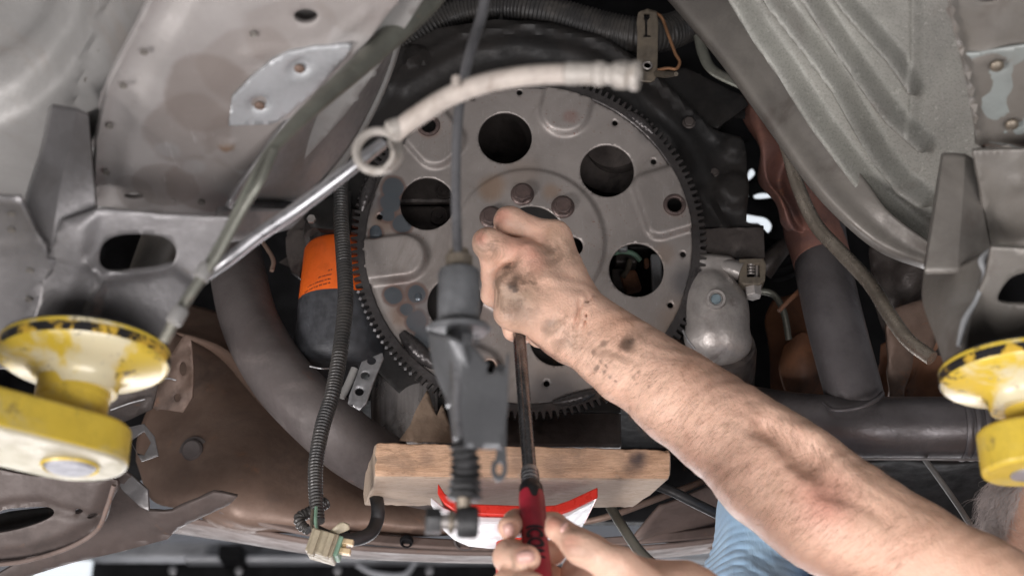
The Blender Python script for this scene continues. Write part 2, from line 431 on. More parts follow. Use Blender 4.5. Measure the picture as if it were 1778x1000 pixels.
GREY = (.30, .295, .285)
m_floor = metal('dusty_underbody_paint', (.29, .285, .275), (.22, .215, .208), (.21, .185, .165), None, .15, .5, 5, .35, .3, .3, 260)
m_rail = metal('rail_paint', (.42, .40, .39), (.31, .295, .285), (.20, .175, .155), (.17, .12, .09), .25, .42, 6, .5, .12, .3, 240)
def rail_mat():
    m = NT('stained_rail_paint'); n = m.noise(7, 8, .62, .4); c = m.mix(m.ramp(n, .35, .66), (.39, .37, .36), (.32, .30, .29)); n2 = m.noise(30, 8, .7)
    pr = planef(300, 260, -.43, (0.10, -.30, -1))
    def onr(x, y): return pr(np.array([float(x)]), np.array([float(y)]))[0]
    for x, y, r, a in ((360, 165, 85, .62), (320, 225, 85, .5), (430, 120, 90, .4), (290, 320, 60, .45), (360, 320, 75, .55), (430, 240, 80, .5), (235, 335, 45, .3), (500, 60, 80, .3), (620, 0, 80, .3)):
        c = m.mix(m.math('MULTIPLY', m.spot(onr(x, y), r*SC(x, y, -.44), .16, .03, 18), a), c, (.20, .168, .15))
    for x, y, r, a in ((290, 262, 26, .6), (330, 285, 26, .5)):
        c = m.mix(m.math('MULTIPLY', m.spot(onr(x, y), r*SC(x, y, -.44), .5, .02, 20), a), c, (.33, .32, .315))
    c = m.mix(m.math('MULTIPLY', m.spot(onr(395, 254), 17*SC(395, 254, -.43), .6, .01, 60), .8), c, (.20, .12, .07))
    c = m.mix(m.ramp(n2, .56, .72, 0, .4), c, (.22, .20, .185)); l = m.noise(24, 6, .7, .3, stretch=(6, 1, 1)); c = m.mix(m.ramp(l, .62, .7, 0, .3), c, (.5, .48, .47))
    nr = m.bump(m.noise(14, 4), .25, .004); nr = m.bump(m.noise(240, 5), .3, .0008, nr); return m.out(c, m.ramp(n2, .3, .75, .38, .6), .2, nr)
m_railL = rail_mat()
m_bracket = metal('bracket_zinc', (.25, .242, .245), (.165, .158, .158), (.15, .14, .135), (.16, .13, .10), .45, .38, 12, .4, .15, .35, 240)
m_patch = metal('pale_zinc_patch', (.45, .465, .48), (.40, .41, .42), (.30, .28, .26), None, .3, .4, 14, .2, .2, .2, 260)
m_ribs = metal('speckled_floor_paint', (.30, .30, .27), (.25, .245, .225), (.17, .145, .13), None, .15, .5, 7, .45, .3, .25, 300, speck=.3)
m_flange = metal('dusty_flange', (.20, .185, .165), (.15, .138, .125), (.10, .085, .075), None, .2, .45, 14, .45, .2, .3, 200, streak=(1, 1, 1))
m_patchR = metal('green_grey_patch', (.27, .295, .285), (.23, .245, .235), (.17, .14, .11), None, .2, .42, 10, .35, .2, .25, 200)
m_railR = metal('right_rail_paint', (.185, .168, .148), (.22, .21, .195), (.12, .10, .085), None, .3, .42, 6, .5, .2, .3, 240)
m_lip = metal('dull_brown_lip', (.20, .15, .13), (.15, .11, .095), (.09, .065, .055), (.25, .13, .08), 0, .7, 8, .45, .2, .35, 200)
m_darkbrown = metal('smooth_dark_brown_steel', (.085, .066, .06), (.105, .082, .074), (.06, .05, .046), (.14, .085, .06), .1, .5, 9, .4, .12, .15, 160)
m_rustbrown = metal('brown_rust_steel', (.17, .11, .082), (.24, .17, .135), (.09, .065, .055), (.30, .15, .085), .25, .52, 8, .45, .25, .35, 200)
m_pipe = metal('heat_stained_pipe', (.14, .122, .118), (.092, .076, .073), (.21, .18, .17), (.20, .10, .075), .25, .55, 9, .35, .2, .4, 200)
m_pipeR = metal('dark_pipe_steel', (.10, .09, .092), (.15, .14, .145), None, (.20, .11, .085), .5, .38, 8, .4, .12, .4, 260)
m_shield = metal('pink_rust_shield', (.34, .165, .125), (.22, .12, .105), (.12, .075, .07), (.42, .19, .11), .25, .5, 16, .35, .4, .5, 180)
m_orange_rust = metal('orange_rust_steel', (.30, .135, .07), (.17, .09, .06), (.07, .05, .04), None, .15, .6, 12, .45, .3, .5, 200)
m_black = metal('oily_black_iron', (.014, .0135, .0135), (.024, .021, .0195), (.009, .0085, .0085), (.05, .033, .026), .0, .5, 16, .3, .15, .3, 160)
m_black.node_tree.nodes['Principled BSDF'].inputs['Specular IOR Level'].default_value = .3
m_block = metal('grimy_block', (.075, .063, .059), (.11, .094, .086), (.025, .02, .02), (.12, .065, .045), .35, .42, 20, .4, .18, .5, 160)
m_rubber = plain('black_rubber', (.022, .022, .023), .5, 0, .35, 60, .2)
m_loom = metal('loom_plastic', (.035, .034, .034), (.06, .055, .05), (.10, .09, .08), None, 0, .36, 30, .2, .2, .15, 200)
m_filter = metal('oil_filter_paint', (.90, .15, .014), (.80, .125, .012), None, None, 0, .42, 18, .1, .1, .1, 200)
m_filterblk = plain('filter_grip_paint', (.05, .052, .058), .5, .1, .3, 80, .8, 900)
m_yellow = metal('worn_yellow_paint', (.66, .48, .06), (.60, .43, .05), (.50, .42, .20), (.10, .075, .05), 0, .4, 16, .4, .3, .2, 120)
m_cream = metal('cream_glossy_paint', (.40, .36, .23), (.44, .40, .30), (.50, .38, .10), (.2, .15, .08), .05, .34, 10, .2, .1, .15, 120)
m_pin = plain('steel_pin', (.36, .36, .39), .5, .5, .15, 40, .2)
m_bright = plain('bright_steel', (.42, .42, .43), .38, .9, .2, 60, .25, 300)
m_castal = metal('cast_aluminium', (.44, .41, .39), (.32, .30, .285), (.17, .14, .13), (.13, .09, .07), .55, .38, 26, .3, .15, .4, 260)
m_hose = metal('dirty_pale_hose', (.47, .42, .375), (.38, .335, .30), (.22, .18, .15), None, 0, .6, 40, .3, .1, .5, 150)
m_fit = metal('pale_fitting', (.44, .41, .375), (.34, .315, .285), (.2, .165, .13), None, .1, .5, 50, .3, .1, .4, 200)
m_cable = plain('cable_sheath', (.10, .10, .105), .32, .3, .3, 30, .1)
m_sleeve = plain('grey_black_sleeve', (.11, .114, .12), .42, .15, .25, 50, .2)
m_cableb = metal('cable_bracket', (.14, .144, .15), (.105, .108, .114), None, (.10, .08, .06), .4, .36, 18, .2, .05, .2, 240)
m_line = metal('brake_line_olive', (.19, .195, .165), (.14, .14, .12), (.27, .25, .2), (.25, .15, .10), .4, .4, 20, .2, .1, .3, 240)
m_rod = plain('polished_rod', (.34, .34, .35), .33, .85, .3, 30, .12, 160)
m_rusttube = metal('worn_brown_tube', (.27, .235, .195), (.38, .335, .28), (.07, .065, .06), (.22, .14, .10), .75, .3, 24, .3, .2, .8, 260)
m_zinc = metal('yellow_zinc', (.25, .21, .16), (.18, .155, .125), (.10, .09, .075), (.25, .14, .08), .6, .4, 30, .3, .2, .4, 260)
m_copper = plain('brown_wire', (.30, .155, .08), .4, .5, .25, 80, .2)
m_conn = metal('tan_plastic', (.40, .35, .25), (.33, .28, .2), (.2, .17, .12), None, 0, .5, 40, .2, .1, .3, 240)
m_green = plain('green_seal', (.18, .30, .22), .5, 0, .2, 60)
m_brass = plain('tan_terminal', (.60, .46, .28), .4, .2, .15, 60)
m_red = plain('glossy_red_paint', (.66, .035, .022), .28, 0, .1, 40, .08)
m_white = plain('glossy_white_paint', (.68, .66, .68), .4, 0, .05, 30, .05)
m_hand_red = plain('dark_red_handle', (.34, .018, .035), .38, 0, .18, 60, .15)
m_blackp = plain('black_handle_cap', (.012, .012, .014), .4, 0, .2, 60)
m_shaft = plain('blackened_tool_steel', (.13, .13, .135), .2, .9, .3, 60, .12)
m_text = plain('print_ink', (.012, .01, .014), .6, 0, .1)
m_conc = plain('shop_floor', (.42, .42, .43), .55, 0, .15, 2, .1, 60)
m_wall = plain('shop_wall', (.72, .74, .78), .7, 0, .08, 1, .05, 40)
m_bgmetal = metal('background_frame_grey', (.42, .43, .45), (.32, .325, .34), (.07, .07, .07), None, .3, .45, 6, .4, .1, .3, 100)
m_bglight = plain('background_pale_metal', (.42, .43, .45), .45, .3, .2, 10)

def wood_mat():
    m = NT('sawn_pine')
    g = m.noise(9, 5, .6, .3, stretch=(2.2, 24, 24)); f = m.noise(60, 6, .7, .2, stretch=(1.2, 26, 26)); k = m.noise(7, 3, .5)
    c = m.mix(m.ramp(g, .35, .65), (.70, .46, .31), (.54, .335, .21)); c = m.mix(m.ramp(f, .47, .66, 0, .8), c, (.27, .15, .09)); k2 = m.noise(26, 7, .7, 1.0, stretch=(1, 2, 2)); c = m.mix(m.ramp(k2, .52, .68, 0, .5), c, (.25, .17, .12))
    c = m.mix(m.ramp(k, .4, .7, 0, .4), c, (.62, .45, .33))
    nrm = m.n.new('ShaderNodeNewGeometry'); sep = m.n.new('ShaderNodeSeparateXYZ'); m.l.new(nrm.outputs['Normal'], sep.inputs[0])
    gl = m.mix(m.ramp(f, .4, .7), (.50, .39, .30), (.33, .25, .19)); rings = m.noise(24, 4, .6, .5, stretch=(3, 9, 9)); gl = m.mix(m.ramp(rings, .45, .6, 0, .5), gl, (.54, .44, .35))
    under = m.ramp(m.math('MULTIPLY', sep.outputs[2], -1.0), .3, .6)     # greyer tone on the underside
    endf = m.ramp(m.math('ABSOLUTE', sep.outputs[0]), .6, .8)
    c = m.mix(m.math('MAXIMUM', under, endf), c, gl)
    for (x, y, r, a) in ((1112, 794, .013, .85), (1100, 806, .016, .5), (905, 800, .02, .35), (965, 812, .018, .35), (742, 795, .012, .35), (1010, 790, .03, .2), (690, 815, .02, .2)):
        c = m.mix(m.math('MULTIPLY', m.spot(P(x, y, -.076), r, .9, .012, 60), a), c, (.05, .045, .055))
    nr = m.bump(f, .6, .0012); nr = m.bump(m.noise(300, 4), .3, .0006, nr)
    return m.out(c, .75, 0, nr, .3)
m_wood = wood_mat()

def plate_mat():
    """flexplate: machined grey steel, swirl marks, tan stain at hub, rust freckles on the pads, heat tint round the welds"""
    m = NT('flexplate_steel'); pf = planef(918, 421, -.004, (0, -math.cos(math.radians(12)), -math.sin(math.radians(12))))
    def onp(x, y): return pf(np.array([float(x)]), np.array([float(y)]))[0]
    sep = m.n.new('ShaderNodeSeparateXYZ'); m.l.new(m.co, sep.inputs[0])
    r = m.n.new('ShaderNodeVectorMath'); r.operation = 'LENGTH'; cmb = m.n.new('ShaderNodeCombineXYZ'); m.l.new(sep.outputs[0], cmb.inputs[0]); m.l.new(sep.outputs[2], cmb.inputs[1]); m.l.new(cmb.outputs[0], r.inputs[0])
    ang = m.math('ARCTAN2', sep.outputs[2], sep.outputs[0])
    pc = m.n.new('ShaderNodeCombineXYZ'); m.l.new(m.math('MULTIPLY', r.outputs['Value'], 900.0), pc.inputs[0]); m.l.new(m.math('MULTIPLY', ang, 3.0), pc.inputs[1])
    sw = m.noise(1.0, 5, .7, .3, co=pc.outputs[0])
    n1 = m.noise(13, 8, .6, .5); c = m.mix(m.ramp(n1, .35, .65), (.31, .28, .262), (.245, .22, .205))
    c = m.mix(m.ramp(sw, .4, .75, 0, .3), c, (.30, .285, .275))
    scr = m.noise(18, 5, .7, .2, stretch=(30, 3, 4)); c = m.mix(m.ramp(scr, .60, .66, 0, .5), c, (.38, .365, .35)); s2 = m.noise(18, 5, .7, .2, stretch=(3, 3, 34)); c = m.mix(m.ramp(s2, .62, .67, 0, .4), c, (.37, .355, .34)); oil = m.noise(8, 8, .7, 1.0); c = m.mix(m.ramp(oil, .52, .66, 0, .4), c, (.15, .125, .108))
    n2 = m.noise(60, 8, .75); c = m.mix(m.ramp(n2, .60, .76, 0, .5), c, (.13, .10, .085))
    fr = m.noise(330, 3, .6); frm = m.noise(21, 4, .5); c = m.mix(m.math('MULTIPLY', m.ramp(fr, .62, .68), m.ramp(frm, .5, .6, 0, .8)), c, (.19, .08, .06))
    def at(x, y, rad, col, a, warp=.012): 
        nonlocal c
        c = m.mix(m.math('MULTIPLY', m.spot(onp(x, y), rad*SC(x, y, 0), .7, warp, 30), a), c, col)
    at(855, 325, 34, (.26, .17, .11), .7); at(960, 333, 22, (.27, .185, .13), .6); at(905, 300, 45, (.22, .16, .12), .35); at(700, 545, 38, (.24, .155, .11), .7)
    at(670, 375, 40, (.22, .15, .11), .75); at(698, 505, 42, (.15, .11, .10), .7); at(830, 540, 50, (.19, .14, .12), .5)
    for x, y, r in ((652, 403, 19), (698, 386, 25), (683, 325, 27), (678, 350, 26), (672, 372, 20), (682, 512, 24), (722, 508, 25), (704, 535, 20), (722, 556, 26), (738, 584, 28)):
        c = m.mix(m.math('MULTIPLY', m.spot(onp(x, y), r*SC(x, y, 0), .22, .006, 40), .9), c, (.15, .10, .085))
    for x, y, r in ((652, 403, 15), (698, 386, 20), (683, 325, 22), (678, 350, 21), (672, 372, 15), (682, 512, 19), (722, 508, 19), (704, 535, 15), (722, 556, 21), (738, 584, 24)):
        c = m.mix(m.math('MULTIPLY', m.spot(onp(x, y), r*SC(x, y, 0), .16, .006, 40), .95), c, (.075, .088, .10))
    at(640, 345, 36, (.10, .10, .11), .5); at(745, 222, 26, (.24, .11, .06), .7, .004); at(1171, 359, 24, (.26, .14, .09), .75, .004); at(850, 636, 22, (.24, .13, .08), .75, .004)
    at(1200, 490, 50, (.085, .082, .085), .85); at(1155, 440, 30, (.27, .19, .14), .4); at(1180, 560, 60, (.22, .16, .12), .5); at(1130, 225, 36, (.11, .105, .105), .6)
    at(990, 205, 18, (.22, .10, .08), .45); at(960, 640, 60, (.25, .20, .16), .4); at(960, 690, 70, (.09, .09, .095), .7); at(800, 600, 60, (.10, .09, .09), .7); at(740, 545, 45, (.13, .12, .125), .6)
    nr = m.bump(m.noise(45, 4), .2, .0015); nr = m.bump(sw, .12, .0005, nr); nr = m.bump(m.noise(400, 4), .12, .0005, nr)
    return m.out(c, m.ramp(n2, .3, .7, .36, .52), .42, nr, .5)
m_plate = plate_mat()
m_ring = metal('ring_gear_steel', (.05, .046, .046), (.075, .068, .066), (.05, .042, .04), (.15, .085, .06), .55, .36, 30, .25, .15, .3, 260)
m_tooth = plain('bright_tooth_flank', (.55, .54, .55), .3, .9, .15, 60, .2)
m_boltb = metal('brown_bolt', (.10, .075, .07), (.14, .10, .09), (.06, .045, .045), (.20, .09, .07), .5, .38, 60, .3, .2, .3, 400)
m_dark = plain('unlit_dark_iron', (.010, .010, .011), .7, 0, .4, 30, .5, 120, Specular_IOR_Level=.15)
m_heat = None
def heat_mat():
    m = NT('blue_heat_tint')
    ln = m.n.new('ShaderNodeVectorMath'); ln.operation = 'LENGTH'; m.l.new(m.co, ln.inputs[0]); n = m.noise(160, 5, .6, .5)
    d = m.math('ADD', ln.outputs['Value'], m.math('MULTIPLY', n, .004))
    c = m.mix(m.ramp(n, .3, .7), (.085, .105, .125), (.125, .14, .155)); c = m.mix(m.ramp(d, .0095, .0125), c, (.20, .145, .125))
    nr = m.bump(m.noise(300, 4), .3, .0006)
    return m.out(c, .3, .6, nr)
m_heat = heat_mat()

def skin_mat(hit):
    m = NT('skin')
    n1 = m.noise(16, 6, .55, .4); n2 = m.noise(60, 6, .6); n3 = m.noise(260, 5, .6)
    c = m.mix(m.ramp(n1, .35, .65), (.80, .53, .40), (.75, .47, .35)); c = m.mix(m.ramp(n2, .5, .75, 0, .22), c, (.50, .25, .18))
    c = m.mix(m.ramp(n3, .45, .7, 0, .12), c, (.46, .26, .18))
    def at(x, y, y3, rad, col, a, warp=.01, soft=.8, wsc=50):
        nonlocal c
        c = m.mix(m.math('MULTIPLY', m.spot(hit(x, y, y3), rad*SC(x, y, y3), soft, warp, wsc), a), c, col)
    R = (.56, .19, .14)
    at(1435, 870, -.25, 85, (.62, .27, .21), .65, .02, 1.0, 20); at(870, 375, -.21, 26, R, .5); at(833, 412, -.24, 22, R, .55); at(905, 425, -.22, 45, R, .3); at(930, 455, -.225, 34, R, .35); at(960, 400, -.205, 28, (.36, .22, .14), .5)
    at(960, 905, -.36, 26, R, .5); at(905, 950, -.36, 30, R, .45); at(890, 915, -.33, 24, (.33, .14, .10), .65); at(990, 945, -.375, 30, R, .4)
    G = (.20, .15, .11)
    for x, y, r, a in ((893, 540, 75, .42), (870, 575, 45, .4), (960, 570, 28, .45), (1000, 600, 30, .3), (880, 500, 60, .35), (905, 520, 40, .3), (1165, 560, 30, .25), (980, 430, 50, .35), (830, 440, 24, .35), (895, 404, 24, .25), (880, 520, 40, .25)):
        at(x, y, -.225, r, (.27, .205, .145), a, .02)
    at(1080, 560, -.23, 65, (.42, .22, .14), .55, .02, 1.0, 25); at(1200, 640, -.25, 60, (.48, .25, .16), .4, .02, 1.0, 25)
    for x, y, r, a in ((891, 494, 8.5, 1), (896, 483, 6, .7), (880, 463, 5, .8), (884, 458, 3, .7), (895, 505, 3.5, .7), (1088, 599, 12, .8), (1094, 592, 7, .7), (1048, 597, 7, .6), (1030, 612, 4, .5), (1036, 640, 5, .6), (1050, 645, 3.5, .6), (1060, 655, 3, .6),
                       (1043, 628, 3, .6), (1052, 636, 2.5, .6), (1070, 662, 2.5, .6), (1100, 655, 4, .4), (1110, 648, 3, .4), (955, 560, 8, .35), (945, 573, 6, .3), (1125, 670, 3, .4), (1106, 665, 2.5, .5), (1025, 578, 4, .35)):
        at(x, y, -.225 if x < 1000 else -.232, r*1.8, (.035, .028, .026), a, .006, .75, 160)
    n4 = m.noise(28, 8, .7, .6); c = m.mix(m.ramp(n4, .48, .68, 0, .2), c, (.46, .25, .18))
    # grease worked into the hand: broad smears broken up by noise
    gn = m.noise(38, 9, .72, .8); gm = m.ramp(gn, .42, .58)
    for x, y, r, a in ((890, 500, 95, .62), (960, 440, 60, .4), (850, 420, 50, .45), (975, 580, 60, .42), (1060, 610, 70, .35), (1100, 600, 60, .25), (900, 930, 60, .5), (985, 940, 60, .35), (880, 1000, 60, .45)):
        c = m.mix(m.math('MULTIPLY', m.math('MULTIPLY', m.spot(hit(x, y, -.225), r*SC(x, y, -.22), .75), gm), a*1.25), c, (.17, .105, .07))
    vo = m.n.new('ShaderNodeTexVoronoi'); m.l.new(m.co, vo.inputs['Vector']); vo.inputs['Scale'].default_value = 520
    cr_ = m.noise(190, 4, .7, 1.2, stretch=(1, .5, .6)); hairn = m.noise(260, 4, .6, .5, stretch=(.30, 1, 1.15))
    wr = m.noise(75, 6, .65, 1.5); nr = m.bump(wr, .08, .0025); nr = m.bump(cr_, .5, .0014, nr); nr = m.bump(vo.outputs['Distance'], .3, .0007, nr)
    m.b.inputs['Subsurface Weight'].default_value = .12; m.b.inputs['Subsurface Radius'].default_value = (.9, .35, .2); m.b.inputs['Subsurface Scale'].default_value = .006
    return m.out(c, m.ramp(n2, .3, .7, .40, .58), 0, nr, .45)
m_nail = plain('fingernail', (.60, .36, .31), .3, 0, .1, 60, .05)
def cloth_mat():
    m = NT('blue_work_fabric'); n = m.noise(22, 5, .6, .6); c = m.mix(m.ramp(n, .3, .7), (.34, .56, .80), (.44, .68, .90))
    nr = m.bump(m.noise(45, 5, .6, .5, stretch=(1.6, 1, .45)), .5, .004); return m.out(c, .42, 0, nr, .5, Sheen_Weight=.2)
m_bluecloth = cloth_mat()
def yellow_pad():
    """yellow paint, bright reflections painted in as pale patches, with grime and chips"""
    m = NT('pad_paint'); n = m.noise(9, 5, .6, .5); c = m.mix(m.ramp(n, .50, .57, 0, .8), (.66, .48, .055), (.68, .64, .50))  # pale patches put glossy reflections into the colour
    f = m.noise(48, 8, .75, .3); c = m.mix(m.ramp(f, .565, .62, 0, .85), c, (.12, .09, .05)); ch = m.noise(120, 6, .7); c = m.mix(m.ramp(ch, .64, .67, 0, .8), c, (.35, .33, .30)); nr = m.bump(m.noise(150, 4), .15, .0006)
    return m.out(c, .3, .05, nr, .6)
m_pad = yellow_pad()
def band_mat():
    m = NT('worn_black_band'); f = m.noise(55, 7, .7, .3); c = m.mix(m.ramp(f, .50, .56), (.018, .017, .018), (.62, .40, .05)); return m.out(c, .3, 0, m.bump(f, .3, .001))
m_band = band_mat()
# ================================================================== SETTING
def structure(o): o['kind'] = 'structure'; return o
def quad(name, x0, x1, y0, y1, z, mat):
    o = mk(name, [(x0, y0, z), (x1, y0, z), (x1, y1, z), (x0, y1, z)], [(0, 1, 2, 3)], mat, smooth=False); return structure(o)
quad('workshop_floor', -7, 7, -6, 9, 0.0, m_conc)
o = structure(mk('workshop_wall', [(-7, 7, 0), (7, 7, 0), (7, 7, 6), (-7, 7, 6)], [(0, 1, 2, 3)], m_wall, smooth=False))
quad('workshop_ceiling', -7, 7, -6, 9, 5.0, m_wall)

# ================================================================== VEHICLE UNDERBODY
body = thing('van_underbody', 'grey dusty floor pan and frame rails of the raised vehicle filling both upper sides', 'vehicle body', P(889, 0, 0.1))
# bonnet added to block world light from above the engine bay
hexa('bonnet_light_block', [(-1.2, -.2, 2.5), (1.2, -.2, 2.5), (1.2, -.2, 2.44), (-1.2, -.2, 2.44), (-1.2, .8, 2.45), (1.2, .8, 2.45), (1.2, .8, 2.39), (-1.2, .8, 2.39)], m_dark, body)
hexa('floor_pan', [(-1.2, -3.0, 2.2), (1.2, -3.0, 2.2), (1.2, -3.0, 2.12), (-1.2, -3.0, 2.12), (-1.2, -.2, 2.5), (1.2, -.2, 2.5), (1.2, -.2, 2.44), (-1.2, -.2, 2.44)], m_floor, body)
hexa('left_inner_wing', [(-.62, .1, 2.45), (-.60, .1, 2.45), (-.60, .1, 1.60), (-.62, .1, 1.60), (-.62, 1.5, 2.45), (-.60, 1.5, 2.45), (-.60, 1.5, 2.0), (-.62, 1.5, 2.0)], m_dark, body)
# ---- left side
ZL = planef(250, 300, -0.36, (0, -.25, -1))
plate('floor_panel', [(-90, -90), (760, -90), (735, 0), (600, 200), (450, 360), (380, 420), (280, 600), (260, 640), (-90, 640)], ZL, m_floor, body, holes=[[(130, 398), (350, 398), (330, 505), (130, 505)]], step=13, thick=.004,
      bumps=[('poly', [(-90, -90), (150, -90), (150, 0), (138, 62), (92, 130), (40, 178), (-90, 240)], 46, -.016), ('poly', [(-90, -90), (92, -90), (88, 0), (70, 50), (30, 96), (-90, 150)], 34, .006),
             ('line', [(280, -60), (230, 60), (190, 150), (178, 380)], 46, .010), ('line', [(215, -60), (160, 80), (135, 150), (128, 190)], 10, -.003), ('noise', 200, .002)])
RL = planef(300, 260, -0.43, (0.10, -.30, -1))
rail_l = plate('frame_rail', [(300, -60), (235, 60), (190, 150), (168, 250), (163, 362), (280, 371), (390, 378), (402, 350), (432, 300), (520, 190), (640, 70), (740, -60)], RL, m_railL, body,
      holes=[ell(531, 28, 21, 12), ell(232, 342, 17, 5)], step=11, thick=.005, bev=.0012,
      bumps=[('ell', 395, 254, 24, 13, 0, .0035, .8), ('poly', [(300, -60), (235, 60), (190, 150), (168, 250), (163, 362), (200, 364), (215, 250), (240, 160), (290, 60), (360, -60)], 36, -.006), ('noise', 120, .002), ('line', [(425, 95), (560, 82), (640, 20)], 14, .002)])
pt = plate('reinforcement_patch', [(403, 170), (430, 142), (470, 108), (500, 92), (545, 82), (612, 78), (600, 100), (545, 160), (482, 212), (470, 216), (397, 219)], planef(300, 260, -.434, (0.10, -.30, -1)), m_patch, rail_l, step=8, thick=.003, bev=.0008,
      bumps=[('ell', 520, 118, 30, 19, -.3, -.0045, .7), ('ell', 450, 182, 26, 18, -.2, -.0045, .7)])
for x, y in ((520, 119), (451, 183)):
    p = planef(300, 260, -.431, (0.10, -.30, -1))(np.array([x]), np.array([y]))[0]
    lathe('weld_nut', [(.0035, 0), (.0034, .0012), (.0022, .002), (.0001, .0022)], p, (0, -.3, -1), m_rustbrown, rail_l, 14)
# inner face of the rail, turned to the engine
loft('rail_side', [[(398, 362, -.425), (432, 300, -.43), (520, 190, -.45), (640, 70, -.47), (740, -60, -.49)], [(430, 372, -.38), (470, 320, -.385), (560, 215, -.40), (660, 95, -.42), (735, -60, -.45)],
                   [(525, 350, -.33), (560, 315, -.33), (625, 225, -.33), (676, 110, -.34), (715, -60, -.37)]], m_bracket, body, 26, 22, .003, noise=.0008)
loft('rail_flange', [[(525, 349, -.33), (562, 313, -.33), (626, 223, -.33), (678, 108, -.34), (716, -60, -.37)], [(545, 352, -.325), (580, 314, -.325), (636, 226, -.325), (688, 108, -.335), (728, -60, -.36)]], m_floor, body, 26, 2, .002, True)
loft('dark_rail_gap', [[(400, 346, -.424), (470, 350, -.38), (540, 352, -.335)], [(400, 358, -.42), (470, 362, -.375), (540, 362, -.33)]], m_dark, body, 12, 2, .002, True)  # dark strip standing in for the shaded gap under the rail
loft('lower_rail_face', [[(386, 360, -.415), (470, 360, -.372), (545, 358, -.33)], [(370, 415, -.41), (440, 410, -.37), (520, 382, -.335)], [(372, 425, -.39), (430, 418, -.36), (505, 396, -.33)]], m_bracket, body, 18, 10, .003, noise=.0008)
# jacking bracket with its oval opening
BL = planef(240, 470, -.445, (0.10, -.75, -.75))
br = plate('jacking_bracket', [(170, 362), (280, 372), (398, 377), (380, 420), (335, 500), (290, 592), (270, 640), (20, 640), (60, 560), (92, 430), (110, 380)], BL, m_bracket, body,
      holes=[smoothpoly([(172, 452), (178, 425), (200, 410), (240, 406), (285, 412), (306, 432), (300, 458), (270, 473), (220, 475), (185, 468)], 4)], step=9, thick=.004, bev=.001,
      bumps=[('line', [(155, 455), (178, 480), (175, 500), (150, 555)], 13, .004), ('poly', [(178, 495), (300, 470), (340, 500), (270, 660), (140, 660)], 20, -.006), ('poly', [(60, 380), (165, 370), (150, 460), (100, 640), (0, 640)], 40, .006), ('noise', 120, .0008)])
plate('bracket_inner_web', [(150, 380), (340, 380), (330, 500), (150, 500)], planef(240, 440, -.34, (.55, -.8, -.25)), m_dark, br, step=40, thick=.003)  # near-black web: shade inside the opening put into its colour
plate('bracket_inner_floor', [(215, 395), (325, 398), (322, 486), (190, 486)], planef(280, 440, -.38, (-.7, -.6, .1)), m_railR, br, step=40, thick=.003)
loft('bracket_upright', [[(84, 186, -.46), (70, 255, -.455), (45, 335, -.45), (22, 420, -.445)], [(92, 181, -.49), (78, 250, -.485), (55, 330, -.478), (34, 425, -.462)], [(134, 188, -.492), (120, 260, -.488), (102, 340, -.48), (88, 440, -.462)],
      [(153, 197, -.484), (157, 262, -.48), (163, 330, -.472), (168, 385, -.462)], [(155, 197, -.40), (161, 262, -.40), (167, 330, -.40), (172, 385, -.42)]], m_bracket, body, 24, None, .003, True, sharp=18)
plate('sill_seam_panel', [(-90, 340), (35, 342), (60, 400), (80, 428), (82, 450), (96, 452), (70, 560), (55, 640), (-90, 640)], planef(20, 480, -.452, (0, -.5, -.85)), m_bracket, body, step=12, thick=.004, bev=.001,
      bumps=[('line', [(-90, 350), (30, 352)], 9, .002), ('line', [(-90, 428), (76, 424)], 8, .0025), ('line', [(88, 445), (66, 560), (50, 640)], 8, .003), ('noise', 120, .0006)])
# ---- right side: pressed floor with ribs
RB = planef(1450, 230, -0.22, (-.42, -.45, -.80))
ribs = [('ridge', [(1235, -80), (1312, 50), (1358, 115), (1414, 205), (1480, 292), (1530, 358), (1600, 415)], 13, 30, .017),
        ('ridge', [(1290, -80), (1345, 5), (1404, 80), (1455, 150), (1486, 205), (1525, 270), (1566, 322), (1600, 345)], 12, 30, .017),
        ('ridge', [(1355, -80), (1410, 5), (1446, 60), (1494, 130), (1545, 200), (1600, 250)], 12, 28, .016),
        ('ridge', [(1410, -80), (1465, 5), (1505, 52), (1550, 102), (1582, 150)], 11, 26, .013),
        ('ridge', [(1584, -80), (1583, 130), (1580, 215)], 4, 22, .003), ('noise', 240, .001)]
plate('ribbed_floor_panel', [(1210, -80), (1258, -10), (1300, 62), (1342, 118), (1402, 205), (1472, 295), (1532, 378), (1585, 428), (1640, 462), (1720, 430), (1725, 270), (1715, 225), (1700, 130), (1682, 30), (1662, -80)], RB, m_ribs, body, step=4.5, thick=.003, bumps=ribs, sharp=75)
loft('floor_edge_flange', [[(1080, -80, -.17), (1140, -20, -.17), (1205, 55, -.17), (1250, 110, -.17), (1290, 165, -.17), (1340, 235, -.17), (1400, 320, -.17), (1460, 385, -.17), (1530, 440, -.17), (1610, 470, -.17)],
      [(1090, -84, -.19), (1150, -26, -.19), (1214, 48, -.19), (1260, 102, -.19), (1300, 157, -.19), (1350, 227, -.19), (1410, 311, -.19), (1468, 376, -.19), (1536, 430, -.19), (1612, 460, -.19)],
      [(1150, -84, -.195), (1200, -26, -.195), (1262, 55, -.195), (1300, 102, -.195), (1345, 160, -.195), (1390, 225, -.195), (1450, 305, -.195), (1500, 365, -.195), (1560, 415, -.195), (1620, 445, -.195)],
      [(1220, -84, -.205), (1270, -26, -.205), (1310, 50, -.205), (1355, 110, -.205), (1405, 185, -.205), (1450, 250, -.205), (1500, 310, -.205), (1540, 365, -.205), (1590, 405, -.205), (1640, 440, -.205)]],
     m_flange, body, 60, 20, .003)
RR = planef(1730, 120, -.46, (-.05, -.3, -1))
